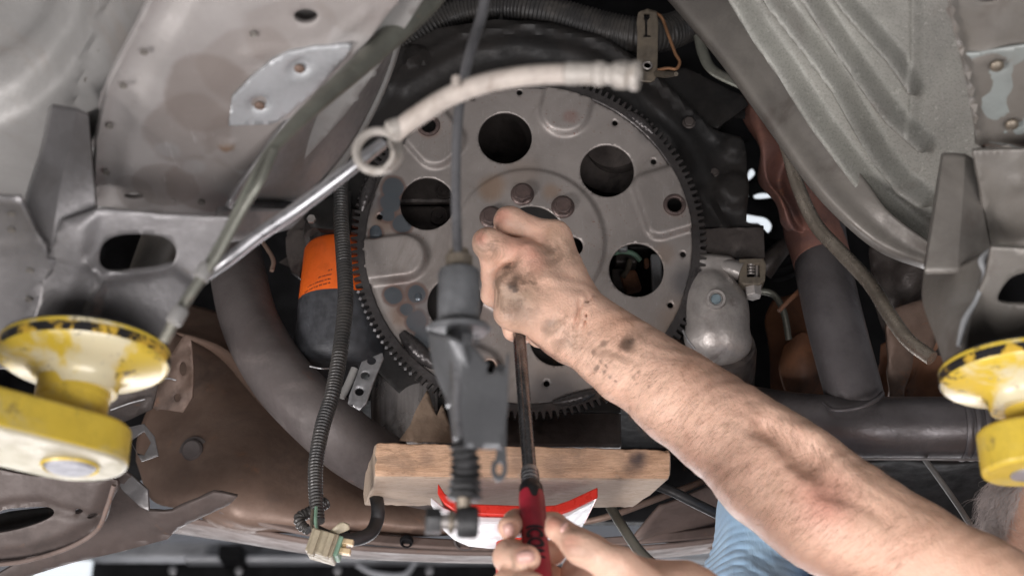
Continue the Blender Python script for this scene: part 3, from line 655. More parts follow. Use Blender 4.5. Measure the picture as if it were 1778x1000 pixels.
rr_ = plate('frame_rail', [(1630, -90), (1652, 40), (1672, 120), (1692, 230), (1712, 262), (1860, 262), (1860, -90)], RR, m_railR, body, holes=[ell(1716, -3, 18, 8)], step=11, thick=.005, bev=.001,
      bumps=[('line', [(1636, -90), (1658, 40), (1678, 120), (1698, 240)], 12, .006), ('poly', [(1668, 92), (1860, 78), (1860, 258), (1700, 250)], 12, .003), ('ell', 1730, 112, 27, 19, 0, -.002, .5), ('ell', 1757, 216, 26, 19, 0, -.002, .5), ('noise', 80, .0015)])
plate('reinforcement_patch', smoothpoly([(1676, 100), (1700, 92), (1860, 84), (1860, 250), (1720, 248), (1700, 225), (1685, 160)], 3), planef(1730, 120, -.463, (-.05, -.3, -1)), m_patchR, rr_, step=8, thick=.002, bumps=[('ell', 1730, 112, 27, 19, 0, -.002, .5), ('ell', 1757, 216, 26, 19, 0, -.002, .5)])
for x, y in ((1731, 114), (1757, 216)):
    p = planef(1730, 120, -.465, (-.05, -.3, -1))(np.array([x]), np.array([y]))[0]
    lathe('rivet', [(.0048, 0), (.0046, .0016), (.003, .003), (.0001, .0034)], p, (-.05, -.3, -1), m_zinc, rr_, 18)
RP = planef(1740, 330, -.40, (0, -.55, -.85))
plate('rail_web', [(1690, 262), (1860, 258), (1860, 440), (1722, 432), (1712, 380)], RP, m_railR, body, step=12, thick=.004, bev=.001, bumps=[('line', [(1700, 300), (1722, 430), (1860, 436)], 9, .003), ('ell', 1770, 318, 26, 20, 0, .003, .7), ('noise', 60, .0012)])
loft('bracket_upright', [[(1634, 268, -.335), (1622, 340, -.335), (1604, 460, -.33)], [(1639, 265, -.395), (1628, 340, -.395), (1606, 474, -.385)], [(1676, 267, -.398), (1672, 340, -.398), (1662, 474, -.388)], [(1690, 276, -.392), (1704, 350, -.39), (1720, 436, -.385)],
      [(1694, 274, -.33), (1708, 350, -.33), (1726, 436, -.34)]], m_flange, body, 20, None, .003, True, sharp=18)
bw = loft('jacking_bracket', [[(1604, 452, -.33), (1602, 520, -.34), (1625, 590, -.36), (1640, 640, -.37)], [(1660, 460, -.385), (1650, 520, -.385), (1648, 590, -.385), (1655, 660, -.385)], [(1722, 428, -.405), (1700, 500, -.405), (1672, 575, -.405), (1662, 660, -.405)]], m_railR, body, 24, 20, .004, noise=.0007)
plate('bracket_face', [(1722, 430), (1860, 436), (1860, 700), (1655, 700), (1668, 590), (1690, 530), (1712, 480)], planef(1740, 520, -.405, (0, -.6, -.8)), m_railR, body, holes=[smoothpoly([(1734, 524), (1742, 496), (1768, 476), (1830, 472), (1836, 528), (1780, 530)], 4)], step=11, thick=.004, bev=.001, bumps=[('noise', 90, .0006), ('line', [(1690, 620), (1860, 610)], 16, .002)])
tube('weld_seam', [(1722, 432, -.408), (1705, 452, -.408), (1710, 478, -.408), (1695, 520, -.408), (1675, 556, -.408), (1664, 600, -.408)], [4, 7, 5, 4, 6, 4], m_patch, body, 10, 50)
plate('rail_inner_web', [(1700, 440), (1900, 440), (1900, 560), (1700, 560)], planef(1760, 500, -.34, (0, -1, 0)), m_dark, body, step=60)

tube('seam_sealer', [(1583, -40, -.268), (1583, 60, -.262), (1582, 140, -.256), (1581, 205, -.25)], [2.5, 3.4, 2.6, 3], m_flange, body, 8, 60)
def onto(pl, x, y): return pl(np.array([float(x)]), np.array([float(y)]))[0]
_sw = mesh_data('spot_weld', *lathe_geo([(.0026, -.0006), (.0026, .0002), (.0022, .0005), (.0015, .0001), (.0001, -.0001)], (0, 0, 0), (0, -.25, -1), 14), m_flange)
for pl, L in ((ZL, ((196, 40), (176, 90), (152, 140), (228, -10))), (planef(300, 260, -.4305, (0.10, -.30, -1)), ((250, 92), (214, 150), (190, 220), (184, 300), (440, 60), (350, 352), (300, 348))), (planef(20, 480, -.4525, (0, -.5, -.85)), ((20, 372), (20, 400), (52, 470), (50, 520)))):
    for x, y in L:
        p = onto(pl, x, y); link('spot_weld', _sw, body, p-wloc(body))
# ================================================================== LIFT ARMS
def lift(label, cx, cy, y, rpx, armdef, pin, post_r, post_dy, postz, flip):
    c = P(cx, cy, y); s = SC(cx, cy, y); R = rpx*s
    t = thing('lift_arm', label, 'lift arm', c+np.array([0, 0, -.1]), 'vehicle lift arms')
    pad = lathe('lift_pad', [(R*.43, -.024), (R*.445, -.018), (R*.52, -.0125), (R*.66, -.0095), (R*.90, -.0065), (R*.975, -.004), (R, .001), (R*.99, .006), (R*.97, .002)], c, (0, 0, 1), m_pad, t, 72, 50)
    lathe('rubber_rim', [(R*.93, .0022), (R*.985, .0024), (R*.99, .006), (R*.975, .0075), (R*.93, .008)], c, (0, 0, 1), m_rubber, pad, 72)
    lathe('worn_band', [(R*.991, -.0028), (R*1.0022, .0002), (R*1.0010, .0022), (R*.995, .0034)], c, (0, 0, 1), m_band, pad, 72)
    return t, c, s, R, pad
t, c, s, R, pad = lift('yellow lift arm with pale underside and steel pin, its round pad under the left rail', 146, 622, -.43, 147, None, None, 0, 0, 0, 0)
r0 = 60*SC(133, 690, -.43)
pc = P(122, 808, -.43)
lathe('post', [(r0*.96, pc[2]+.02-c[2]), (r0, pc[2]+.021-c[2]), (r0, -.047), (r0*.97, -.043), (r0*1.02, -.038), (r0*1.05, -.022), (r0*1.05, -.012)], (P(133, 640, -.43)[0], c[1], c[2]), (0, 0, 1), m_yellow, t, 48)
def arm_bar(name, cx, cy, hz, half, length, ang, ztop, zbot, mat_side, mat_bot, parent, holes=None, back=0.0):
    """flat bar with a round end at (cx,cy), running off in direction ang"""
    n = 20; a0 = ang+math.pi/2; out = []
    for i in range(n+1):
        a = a0+math.pi+math.pi*i/n if False else ang+math.pi/2+math.pi*i/n
        out.append((cx+half*math.cos(a), cy+half*math.sin(a)))
    d = (math.cos(ang), math.sin(ang))
    out.append((out[-1][0]+d[0]*length, out[-1][1]+d[1]*length)); out.insert(0, (out[0][0]+d[0]*length, out[0][1]+d[1]*length))
    n = len(out); V = [(x, y, zbot) for x, y in out]+[(x, y, ztop) for x, y in out]
    F = [tuple(range(n))[::-1], tuple(range(n, 2*n))]+[(i, (i+1) % n, n+(i+1) % n, n+i) for i in range(n)]
    o = mk(name, V, F, mat_side, parent, sharp=30); o.data.materials.append(mat_bot); o.data.polygons[0].material_index = 1
    mod_bevel(o, .003, 3, 50); return o
pc = P(122, 808, -.43); hw = 97*SC(122, 808, -.43)
arm_bar('arm', pc[0], c[1]+.0, 0, hw, .8, math.pi+.78, pc[2]+.026, pc[2], m_yellow, m_cream, t)
rp = 44*SC(122, 808, -.43)
lathe('post_collar', [(r0*1.0, c[2]*0-.030), (r0*1.06, -.029), (r0*1.06, -.026), (r0, -.025)], (P(133, 640, -.43)[0], c[1], c[2]), (0, 0, 1), m_yellow, t, 48)
lathe('pin', [(rp, .002), (rp, -.0015), (rp*.9, -.003), (.0001, -.0032)], (pc[0], c[1], pc[2]), (0, 0, 1), m_pin, t, 40)
lathe('pin_collar', [(rp*1.02, -.0005), (rp*1.1, -.002), (rp*1.16, -.0005)], (pc[0], c[1], pc[2]), (0, 0, 1), m_yellow, t, 40)
t2, c2, s2, R2, pad2 = lift('yellow lift arm with a round pad under the right bracket, cut by the photo edge', 1772, 652, -.40, 138, None, None, 0, 0, 0, 0)
r2 = 50*SC(1780, 700, -.40)
pz = P(1790, 822, -.40)
lathe('post', [(r2*.96, pz[2]+.02-c2[2]), (r2, pz[2]+.021-c2[2]), (r2, -.03), (r2*1.05, -.02), (r2*1.12, -.012)], (P(1786, 640, -.40)[0], c2[1], c2[2]), (0, 0, 1), m_yellow, t2, 48)
pz = P(1790, 822, -.40); hw2 = 82*SC(1790, 822, -.40)
arm_bar('arm', pz[0], c2[1], 0, hw2, .8, -.15, pz[2]+.030, pz[2], m_yellow, m_yellow, t2)
lathe('pin', [(hw2*.42, .002), (hw2*.42, -.0015), (.0001, -.003)], (pz[0], c2[1], pz[2]), (0, 0, 1), m_pin, t2, 40)

# ================================================================== ENGINE
eng = thing('engine', 'black oily engine block with its bell housing flange behind the round steel plate', 'engine', P(918, 600, .10))
EB = planef(918, 421, .030, (0, -math.cos(math.radians(12)), -math.sin(math.radians(12))))
flange = plate('rear_flange', [(556, 385), (590, 250), (640, 150), (690, 86), (760, 50), (860, 34), (960, 40), (1040, 62), (1120, 110), (1185, 172), (1238, 226), (1262, 232), (1286, 240), (1296, 270), (1298, 330), (1296, 386), (1326, 392), (1328, 446), (1250, 452), (1215, 560), (1160, 650), (1078, 690), (1078, 716), (750, 716), (700, 690), (650, 640), (600, 560), (560, 470)],
      EB, m_black, eng, step=9, thick=.02, bev=.002,
      holes=[ell(877, 238, 62, 60, 30), ell(1054, 295, 62, 60, 30), ell(1105, 467, 62, 60, 30), ell(742, 352, 60, 58, 30)],
      bumps=[('line', [(700, 150), (800, 92), (900, 76), (1000, 92), (1100, 150), (1190, 240), (1240, 330)], 26, .007), ('line', [(640, 190), (700, 120), (800, 62), (920, 46), (1050, 76), (1140, 140), (1240, 236)], 14, .006),
             ('ell', 1275, 332, 42, 42, 0, .012, .6), ('ell', 1275, 256, 26, 24, 0, .008, .5), ('ell', 722, 98, 24, 22, 0, .010, .5), ('line', [(1215, 340), (1255, 400)], 22, .010), ('noise', 90, .0006), ('ell', 1150, 250, 90, 60, .7, -.010, .9)])
boxpx('block_core', 620, 120, 1240, 690, .16, .34, m_dark, eng, .01)
# inside the openings
cc = P(885, 232, .06)
lathe('crank_seal_ring', [(.05, 0), (.052, -.008), (.044, -.012), (.042, .0)], P(850, 252, .055), (0.1, -1, -.1), m_block, eng, 48)
lathe('cylinder_bore_rim', [(.056, .03), (.052, 0), (.046, -.012), (.038, -.014), (.034, -.004), (.034, .05)], P(1082, 268, .060), (-.25, -1, -.15), m_block, eng, 48)
tube('orange_glint', [(1050, 268, .038), (1058, 284, .036), (1074, 297, .036), (1092, 300, .038)], 2.2, m_orange_rust, eng, 8)  # thin orange tube standing in for glints on the ring
for x0, y0, x1, y1, yy in ((690, 300, 795, 352, .055), (690, 356, 795, 405, .05)):
    pp = boxpx('ribbed_cover', x0, y0, x1, y1, yy, yy+.05, m_block, eng, .004)
for x, y in ((772, 332), (762, 376)):
    lathe('core_plug', [(.0105, 0), (.0105, .003), (.0085, .003), (.0080, .001), (.004, .001), (.0035, .003), (.0001, .003)], P(x, y, .049 if y > 350 else .054), (0, -1, 0), m_block, eng, 28)
def small(name, x0, y0, x1, y1, ya, mat, d=.02, bev=.002, roll=0): return boxpx(name, x0, y0, x1, y1, ya, ya+d, mat, eng, bev, roll)
small('pale_bracket', 1130, 440, 1152, 508, .055, m_patch, .01); small('relay_box', 1062, 466, 1086, 500, .075, m_block); small('relay_box', 1068, 440, 1106, 456, .08, m_block); small('cross_tab', 1074, 424, 1090, 434, .06, m_patch, .008)
small('rusty_lever', 1080, 468, 1112, 506, .07, m_orange_rust, .01, .004, .25); small('rusty_lever', 1118, 446, 1128, 462, .065, m_orange_rust, .01, .003)
tube('green_hose', [(1058, 442, .075), (1078, 437, .07), (1098, 440, .07), (1112, 452, .075)], 4.5, m_green, eng, 12)
tube('small_pipe', [(1094, 452, .07), (1090, 466, .07), (1082, 480, .068)], 5, m_zinc, eng, 10)
small('upper_rib', 1040, 420, 1160, 432, .085, m_black, .03)
# bolts and ports on the flange
bolt(700, 150, .01, 8, m_block, eng); bolt(1196, 214, -.005, 9, m_block, eng); bolt(1240, 300, .012, 7, m_block, eng); bolt(722, 99, .0, 9, m_block, eng); bolt(1276, 330, .016, 14, m_boltb, eng); bolt(1283, 421, .02, 8, m_castal, eng, flange=False)
lathe('dowel', [(.0052, 0), (.0052, .006), (.0042, .007), (.0001, .007)], P(1273, 257, .020), (-.2, -1, -.2), m_bright, eng, 20)
plate('side_plate', [(1214, 398), (1326, 394), (1328, 446), (1236, 448), (1222, 430)], const(.018), m_block, eng, step=10, thick=.01, bev=.002, bumps=[('ell', 1283, 421, 26, 22, 0, .003, .5), ('noise', 30, .002)])
# dark cover and brackets above the plate
fw = plate('rear_cover', [(690, 40), (900, -40), (1300, -60), (1300, 240), (1100, 200), (900, 90), (720, 160), (600, 330), (590, 240)], const(.10), m_dark, eng, step=30, thick=.01)
ms = plate('mount_bracket', [(1128, 128), (1190, 118), (1292, 168), (1300, 182), (1246, 224), (1232, 222), (1150, 160)], const(.012), m_black, eng, step=12, thick=.012, bev=.002, bumps=[('line', [(1292, 175), (1246, 220)], 7, .003), ('noise', 40, .002)])
tube('bent_stay', [(1214, 62, -.01), (1222, 96, -.012), (1240, 124, -.014), (1292, 150, -.012)], 10, m_line, eng, 12, 40, flat=.5)
boxpx('dark_bay_backdrop', 420, -300, 1262, 640, .46, .48, m_dark, eng, .002)  # dark backdrop added in place of the unlit depth of the bay
boxpx('lower_dark_backing', 560, 640, 1500, 905, .46, .48, m_dark, eng, .002)  # added dark backing that hides the pale wall, in place of shade
boxpx('lower_block', 745, 690, 1080, 775, .075, .16, m_block, eng, .003)
# oil pan: polished streaky side wall at left and tan dirt wedge
m_pan = metal('oil_pan_steel', (.38, .355, .345), (.12, .112, .11), (.50, .48, .47), None, .55, .3, 9, .3, .1, .2, 240, streak=(9, 9, .8))
pan = loft('oil_pan', [[(650, 612, .10), (644, 690, .095), (646, 775, .09)], [(674, 600, .07), (664, 690, .07), (672, 775, .07)], [(700, 600, .062), (700, 690, .062), (704, 775, .062)], [(760, 620, .06), (760, 700, .06), (760, 775, .06)]], m_pan, eng, 14, 28, .003)
plate('caked_dirt', [(692, 765), (712, 738), (722, 712), (742, 676), (750, 700), (758, 722), (768, 700), (782, 740), (792, 768)], const(.056), metal('dry_mud', (.30, .22, .16), (.22, .155, .11), None, None, 0, .8, 20, bump=.6), eng, step=7, thick=.002, bumps=[('noise', 20, .001)])
plate('front_housing', [(498, 405), (505, 388), (535, 372), (572, 362), (610, 355), (612, 420), (560, 424), (528, 440), (516, 470), (502, 450)], const(.11), m_block, eng, step=9, thick=.02, bev=.002, bumps=[('noise', 40, .0015)])
plate('ear_bracket', [(496, 412), (512, 400), (540, 398), (552, 420), (530, 440), (520, 480), (505, 470), (497, 440)], const(.10), m_block, eng, step=8, thick=.008, bev=.002, bumps=[('noise', 40, .001)])
plate('front_mount', [(525, 362), (610, 330), (610, 400), (540, 396), (528, 384)], const(.01), m_black, eng, step=8, thick=.012, bev=.002, bumps=[('ell', 541, 382, 20, 18, 0, .005, .6), ('noise', 40, .001)])
bolt(541, 382, .004, 8, m_castal, eng, flange=False)

# perforated bright strap beside the filter
strap = tag(plate('perforated_strap', [(628, 628), (664, 612), (666, 622), (648, 664), (636, 700), (624, 712), (604, 700), (606, 688)], const(-.005), m_bright, holes=[ell(634, 652, 8, 7, 18), ell(624, 680, 8, 7, 18), ell(645, 626, 8, 7, 18)], step=7, thick=.003, bev=.001),
      'bright slotted metal strap with round holes hanging below the orange filter', 'bracket')
strap2 = tag(tube('support_strut', [(592, 690, .0), (604, 668, .0), (616, 640, .0)], 7, m_floor, seg=12), 'short grey strut behind the ribbed hose below the orange filter', 'strut')
tag(tube('thin_clip_wire', [(538, 636, -.0), (560, 640, .0), (588, 638, .01)], 1.6, m_bright, seg=8), 'thin shiny wire clip just under the black end of the oil filter', 'wire')

# oil filter, hanging mouth-up
fc = P(602, 520, .07); fax = np.array([0.05, -.05, 1.0]); fax /= np.linalg.norm(fax)
fr_ = 82*SC(602, 505, .07)
flt = thing('oil_filter', 'orange spin-on oil filter with black textured end and upside-down small print', 'oil filter', fc)
fu, fv, fw_ = axes(fax)
H1 = .050; HB = -.071
lathe('can', [(fr_*.96, H1+.004), (fr_, H1), (fr_, -.0085)], fc, fax, m_filter, flt, 56)
lathe('grip_end', [(fr_*1.004, -.008), (fr_*1.006, HB+.012), (fr_*.995, HB+.004), (fr_*.965, HB-.001), (fr_*.90, HB-.005), (fr_*.78, HB-.008), (fr_*.5, HB-.009), (.0001, HB-.0095)], fc, fax, m_filterblk, flt, 56)
lathe('base_plate', [(fr_*.93, H1+.002), (fr_*.9, H1+.012), (fr_*1.05, H1+.014), (fr_*1.05, H1+.03)], fc, fax, m_block, flt, 40)
# small print: six slanting upside-down lines, too small to read
g = []
rs = random.Random(3)
for li, (z, x0, x1) in enumerate(((.0245, 552, 583), (.0195, 556, 583), (.0145, 541, 583), (.0095, 541, 583), (.0045, 543, 583), (.000, 538, 583))):
    x = x1
    while x > x0:
        wd = rs.choice((1.6, 2.2, 1.2, 2.6)); 
        if rs.random() < .16: x -= 1.8; continue
        hh = rs.choice((.0011, .0015, .0011))
        q = []
        for xx in (x, x-wd*.78):
            a = math.asin(max(-1, min(1, (xx-602)/82.0)))
            for dz in (0, hh): q.append(fc+np.array([math.sin(a), -math.cos(a), 0])*fr_*1.004+fax*(z+dz-.004+(583-xx)*(-.00006))+np.array([.05*z, 0, 0]))
        g.append((np.array(q), [(0, 1, 3, 2)])); x -= wd
mk('print_lines', *join(*g), m_text, flt, smooth=False)

# ================================================================== FLEXPLATE
FC = P(918, 421, 0.0); TILT = math.radians(12)
fp = thing('flexplate', 'round grey steel flexplate with toothed ring gear and big lightening holes', 'flexplate', FC, None, (TILT, 0, 0))
K = SC(918, 421, 0)
def pol(rpx, deg): return (rpx*K*math.cos(math.radians(deg)), rpx*K*math.sin(math.radians(deg)))
big = [(199, 102.5), (195, 44), (194, -14.5), (194, -75), (194, -136), (188, 158)]
def ipx(px, py):       # photo pixel -> plate coordinates
    d = ray(px, py); nn = np.array([0, -math.cos(TILT), -math.sin(TILT)]); t_ = ((FC-CAM)@nn)/(d@nn); q = CAM+d*t_-FC
    return np.array([q[0], q[2]*math.cos(TILT)-q[1]*math.sin(TILT)])
holes = [ell(*ipx(*p), 47.5*K, n=44) for p in ((877, 240), (1054, 297), (1105, 469), (968, 588), (790, 528), (742, 354))]
pilot = ell(*ipx(922, 418), 60*K, n=48); holes.append(pilot)
bolts_at = [(907, 340), (977, 362), (853, 380), (995, 430), (972, 482), (918, 502), (858, 470)]
for i in (3, 4, 5): holes.append(ell(*ipx(*bolts_at[i]), 17*K, n=24))
for x, y in ((902, 161), (1068, 214), (1135, 281), (1186, 442), (1164, 530), (659, 377), (949, 666), (1010, 165), (820, 170)):
    q = ipx(x, y); holes.append(ell(q[0], q[1], 5.2*K, n=14))
padh = [(745, 222, 13), (1170, 359, 13), (851, 640, 13)]
for x, y, r in padh:
    q = ipx(x, y); holes.append(ell(q[0], q[1], r*K, n=22))
def pads(X, Y):
    h = np.zeros(len(X)); r = np.hypot(X, Y)/K
    h += .0045*sstep((136-r)/9)                              # raised hub disc
    for deg, rin, hwid, cor, hh in ((75, 199, 50, 50, .0042), (17, 197, 66, 30, .0042), (131, 196, 52, 40, .0042), (187, 172, 46, 46, .0060), (-113, 196, 50, 40, .0042), (-55, 196, 50, 50, .0042)):
        c, s = math.cos(math.radians(deg)), math.sin(math.radians(deg)); u = (X*c+Y*s)/K-rin; v = (-X*s+Y*c)/K
        qx = np.maximum(cor-u, 0); qy = np.maximum(np.abs(v)-(hwid-cor), 0)
        d = np.where((u < cor), np.hypot(qx, qy)-cor, np.abs(v)-hwid); h += hh*1.5*sstep(-d/13)
    return h
V2, F2 = tri2d(ell(0, 0, 284*K, n=180), holes, .0027)
hz = pads(V2[:, 0], V2[:, 1])+.0004*np.sin(V2[:, 0]*60)*np.sin(V2[:, 1]*50)
V3 = np.c_[V2[:, 0], -hz, V2[:, 1]]
a, b, c_ = V3[F2[:, 0]], V3[F2[:, 1]], V3[F2[:, 2]]
if np.cross(b-a, c_-a)[:, 1].sum() > 0: F2 = F2[:, ::-1]
disc = link('disc', mesh_data('disc', V3, F2, m_plate, True, 50), fp); mod_solid(disc, .0032, -1); disc.location = (0, 0, 0)
def local(name, V, F, mat, parent=fp, sharp=35, smooth=True):
    V = np.asarray(V, float); c = (V.min(0)+V.max(0))/2
    return link(name, mesh_data(name, V-c, F, mat, smooth, sharp), parent, c if parent is fp else c-np.array(parent.location))
# ring gear with 158 cut teeth
NTH = 158; sec = []
ro, rr2, ri = 309*K, 297*K, 283*K; th = .010
V = []; F = []
prof = []
for i in range(NTH):
    a0 = 2*math.pi*i/NTH; da = 2*math.pi/NTH
    for f_, r in ((0.0, rr2), (.22, rr2), (.36, ro), (.66, ro), (.80, rr2)): prof.append((a0+f_*da, r))
n = len(prof)
for yy, inset in ((-.0040, .0008), (-.0030, 0), (.0060, 0)):
    for a, r in prof: V.append(((r-(inset if r > rr2+1e-6 else 0))*math.cos(a), yy, (r-(inset if r > rr2+1e-6 else 0))*math.sin(a)))
for yy, rin in ((-.0040, ri+.0012), (-.0032, ri), (.0060, ri)):
    for a, r in prof: V.append((rin*math.cos(a), yy, rin*math.sin(a)))
for i in range(n):
    j = (i+1) % n
    F += [(i, n+i, n+j, j), (n+i, 2*n+i, 2*n+j, n+j), (3*n+i, i, j, 3*n+j), (4*n+i, 3*n+i, 3*n+j, 4*n+j), (5*n+i, 4*n+i, 4*n+j, 5*n+j), (2*n+i, 5*n+i, 5*n+j, 2*n+j)]
rg = local('ring_gear', V, F, m_ring, sharp=25)
# bright tooth tips at the lower left
g = []
for i in range(NTH):
    a = 2*math.pi*(i+.5)/NTH; d = math.degrees(a)
    if 196 < d < 229:
        for rad, hgt, w in ((306.5*K, -.0046, .0021), (296.5*K, -.0030, .0015)):
            g.append(lathe_geo([(w, 0), (w*.9, .0008), (.0001, .001)], (rad*math.cos(a), hgt+.0004, rad*math.sin(a)), (0, -1, 0), 4, ph=a))
local('bright_tooth_tips', *join(*g), m_tooth, parent=fp, sharp=20)
# weld beads on the ring joint
def bead(deg, r, L, w, mat=m_block):
    pts_ = []; m = 9
    for i in range(m):
        a = math.radians(deg+(i/(m-1)-.5)*L); pts_.append((r*K*math.cos(a), -.0018, r*K*math.sin(a)))
    C = cr(pts_, 24); R = w*K*np.sin(np.linspace(.25, math.pi-.25, 24))**.6*(1+.04*np.sin(np.arange(24)*1.9))
    return local('weld_bead', *tube_geo(C, R, 12, flat=1.0), mat)
m_weld = plain('dark_weld_bead', (.055, .05, .05), .3, .5, .2, 30, .08, 90)
for x, y, L, w in ((1112, 214, 12, 10), (1203, 492, 12, 7), (638, 335, 14, 12), (726, 610, 18, 15), (1000, 692, 16, 11)):
    q = ipx(x, y); bead(math.degrees(math.atan2(q[1], q[0])), float(np.hypot(*q))/K, L, w, m_weld)
# heat tinted spot welds
def heat(px, py, rx, ry, rot=0.0):
    q = ipx(px, py); E = ell(0, 0, rx*K, ry*K, 26, rot); E2 = ell(0, 0, rx*K*.8, ry*K*.8, 26, rot)
    hh = float(pads(np.array([q[0]]), np.array([q[1]]))[0])
    V = [(x, 0, z) for x, z in E]+[(x, -.0007, z) for x, z in E2]+[(0, -.0008, 0)]; F = [(i, 26+i, 26+(i+1) % 26, (i+1) % 26) for i in range(26)]+[(26+i, 52, 26+(i+1) % 26) for i in range(26)]
    o = link('heat_spot', mesh_data('heat_spot', V, F, m_heat, True, 70), fp, (q[0], -hh-.0006, q[1])); return o
heat(652, 403, 10, 12); heat(726, 516, 6, 7)
# crank bolts with washer faces (hex flange heads)
for i in (0, 1, 2, 6):
    x, z = ipx(*bolts_at[i]); o = link('crank_bolt', bolt_mesh(m_boltb, round(16.5*K, 4), True), fp, (x, -.0036, z)); o.rotation_euler = (0, random.random(), 0)
    o.scale = (1, 1.25, 1)
# crank hub seen through the pilot opening
V, F = lathe_geo([(60*K, -.0030), (57*K, .004), (50*K, .006), (46*K, .016), (.0001, .017)], (0, 0, 0), (0, -1, 0), 48); V[:, 1] *= -1
hubc = link('hub_recess', mesh_data('hub_recess', V, [f[::-1] for f in F], m_black), fp, (pilot[:, 0].mean(), 0, pilot[:, 1].mean()))
# rolled collars round the converter bolt holes
for x, y, r in padh:
    q = ipx(x, y); hh = float(pads(np.array([q[0]+.01]), np.array([q[1]]))[0])
    V, F = lathe_geo([(r*K*.98, .003), (r*K*1.0, -.0012), (r*K*1.15, -.002), (r*K*1.45, -.0016), (r*K*1.55, 0)], (0, 0, 0), (0, 1, 0), 28, False)
    link('bolt_hole_collar', mesh_data('bolt_hole_collar', V, F, m_boltb), fp, (q[0], -hh, q[1]))
# dark back face of the crank flange: stops light through the gap
V, F = lathe_geo([(.001, 0), (.040, 0), (.045, .012), (.045, .05)], (0, .012, 0), (0, 1, 0), 40); link('crank_flange', mesh_data('crank_flange', V, F, m_black), fp)

# ================================================================== STARTER and clamp
st = thing('starter_motor', 'rounded cast aluminium starter nose with a ringed bolt to the right of the gear teeth', 'starter motor', P(1250, 560, -.0))
prims = [rc((1244, 524, .02, 43), (1246, 582, .02, 46), .01), rc((1228, 500, .02, 28), (1245, 540, .02, 36), .03), rc((1240, 545, .025, 42), (1250, 590, .03, 40), .02), rc((1205, 590, .02, 8), (1285, 600, .02, 9), .02), rc((1215, 455, .01, 16), (1262, 462, .01, 18), .008)]
V, F = sdf_mesh(prims, .0022); bigmesh('nose_housing', V, F, m_castal, st)
pc_ = P(1243, 520, -.014)
lathe('bolt_boss', [(.0100, -.006), (.0100, .0035), (.0092, .0045), (.0068, .0045), (.0062, .0025), (.0001, .0025)], pc_, (-.1, -1, -.25), m_castal, st, 36)
lathe('stud_end', [(.0052, 0), (.0052, .004), (.0045, .005), (.0001, .005)], pc_, (-.1, -1, -.25), plain('blue_grey_stud', (.20, .26, .29), .35, .6), st, 20)
tube('wire_clip', [(1186, 574, -.03), (1194, 590, -.032), (1206, 606, -.03)], 2.4, m_bright, st, 8)
lathe('rear_can', [(.028, 0), (.030, .01), (.030, .08)], P(1262, 600, .03), (.1, 1, -.2), m_block, st, 30)
cb = thing('cable_clamp', 'brown cast clamp block with a square window and hanging bolt beside the starter', 'clamp', P(1306, 475, .0))
plate('clamp_body', [(1284, 450), (1326, 449), (1330, 460), (1328, 488), (1318, 494), (1292, 494), (1284, 488)], const(-.006), m_zinc, cb, holes=[[(1297, 457), (1320, 457), (1320, 481), (1297, 481)]], step=7, thick=.018, bev=.0015)
for k in range(4): tube('thread_turn', [(1299, 460+5*k, -.002), (1304, 459+5*k, -.005), (1309, 460+5*k, -.002)], 2.2, m_castal, cb, 8)
tube('slot_bar', [(1314, 457, .0), (1314, 482, .0)], 3, m_castal, cb, 8)
tube('inner_plate', [(1308, 455, .010), (1308, 486, .010)], 14, m_black, cb, 4)
bb = P(1306, 494, .004); lathe('hanging_bolt', [(.0095, 0), (.0098, .004), (.0085, .006), (.0085, .013), (.0075, .0145), (.0001, .0145)], bb, (0.02, -.1, -1), m_castal, cb, 6)
tube('clamp_arm', [(1250, 462, .01), (1270, 466, .004), (1288, 472, .002)], [14, 15, 18], m_castal, cb, 14)

# ================================================================== EXHAUST
m_pipe2 = m_pipe
ex = thing('exhaust_downpipe', 'wide brown heat stained pipe curving down at the left of the oil filter', 'exhaust pipe', P(500, 640, .03))
tube('pipe', [(398, 400, .16), (412, 470, .12), (434, 560, .07), (484, 650, .04), (556, 725, .035), (622, 780, .06), (700, 820, .09), (800, 840, .12)], [47, 48, 50, 54, 57, 56, 54, 54], m_pipe, ex, 40, 90)
tube('heat_blanket_edge', [(456, 420, .07), (474, 450, .06), (472, 470, .055)], 4, m_rustbrown, ex, 8)
ey = thing('exhaust_crossover', 'dark steel Y shaped exhaust pipe with welded branch at lower right', 'exhaust pipe', P(1500, 740, .0))
tube('cross_pipe', [(1290, 720, .10), (1380, 735, .04), (1480, 742, .02), (1580, 743, .02), (1700, 742, .02), (1850, 740, .02)], [52, 54, 55, 55, 54, 54], m_pipeR, ey, 44, 80)
tube('branch_pipe', [(1418, 395, .06), (1432, 480, .04), (1455, 580, .02), (1482, 680, .02), (1492, 730, .03)], [48, 49, 50, 50, 50], m_pipeR, ey, 44, 60)
tube('upper_flare', [(1380, 290, .07), (1396, 340, .062), (1412, 400, .056), (1428, 455, .045)], [34, 44, 51, 50], m_shield, ey, 30, 30)
tube('weld_joint', [(1430, 700, -.008), (1450, 712, -.018), (1490, 708, -.026), (1520, 694, -.022), (1532, 682, -.01)], [3, 4, 4, 5, 4], m_pipeR, ey, 10, 50)
for k in range(4): 
    p = P(1668+16*k, 742, .02); lathe('flange_band', [(.0318, -.003), (.0328, -.0015), (.0328, .0015), (.0318, .003)], p, (1, 0, 0), m_pipeR, ey, 40)
tube('seam_flange', [(1480, 797, -.0), (1600, 797, -.0), (1730, 798, .0)], 2.5, m_bracket, ey, 8)
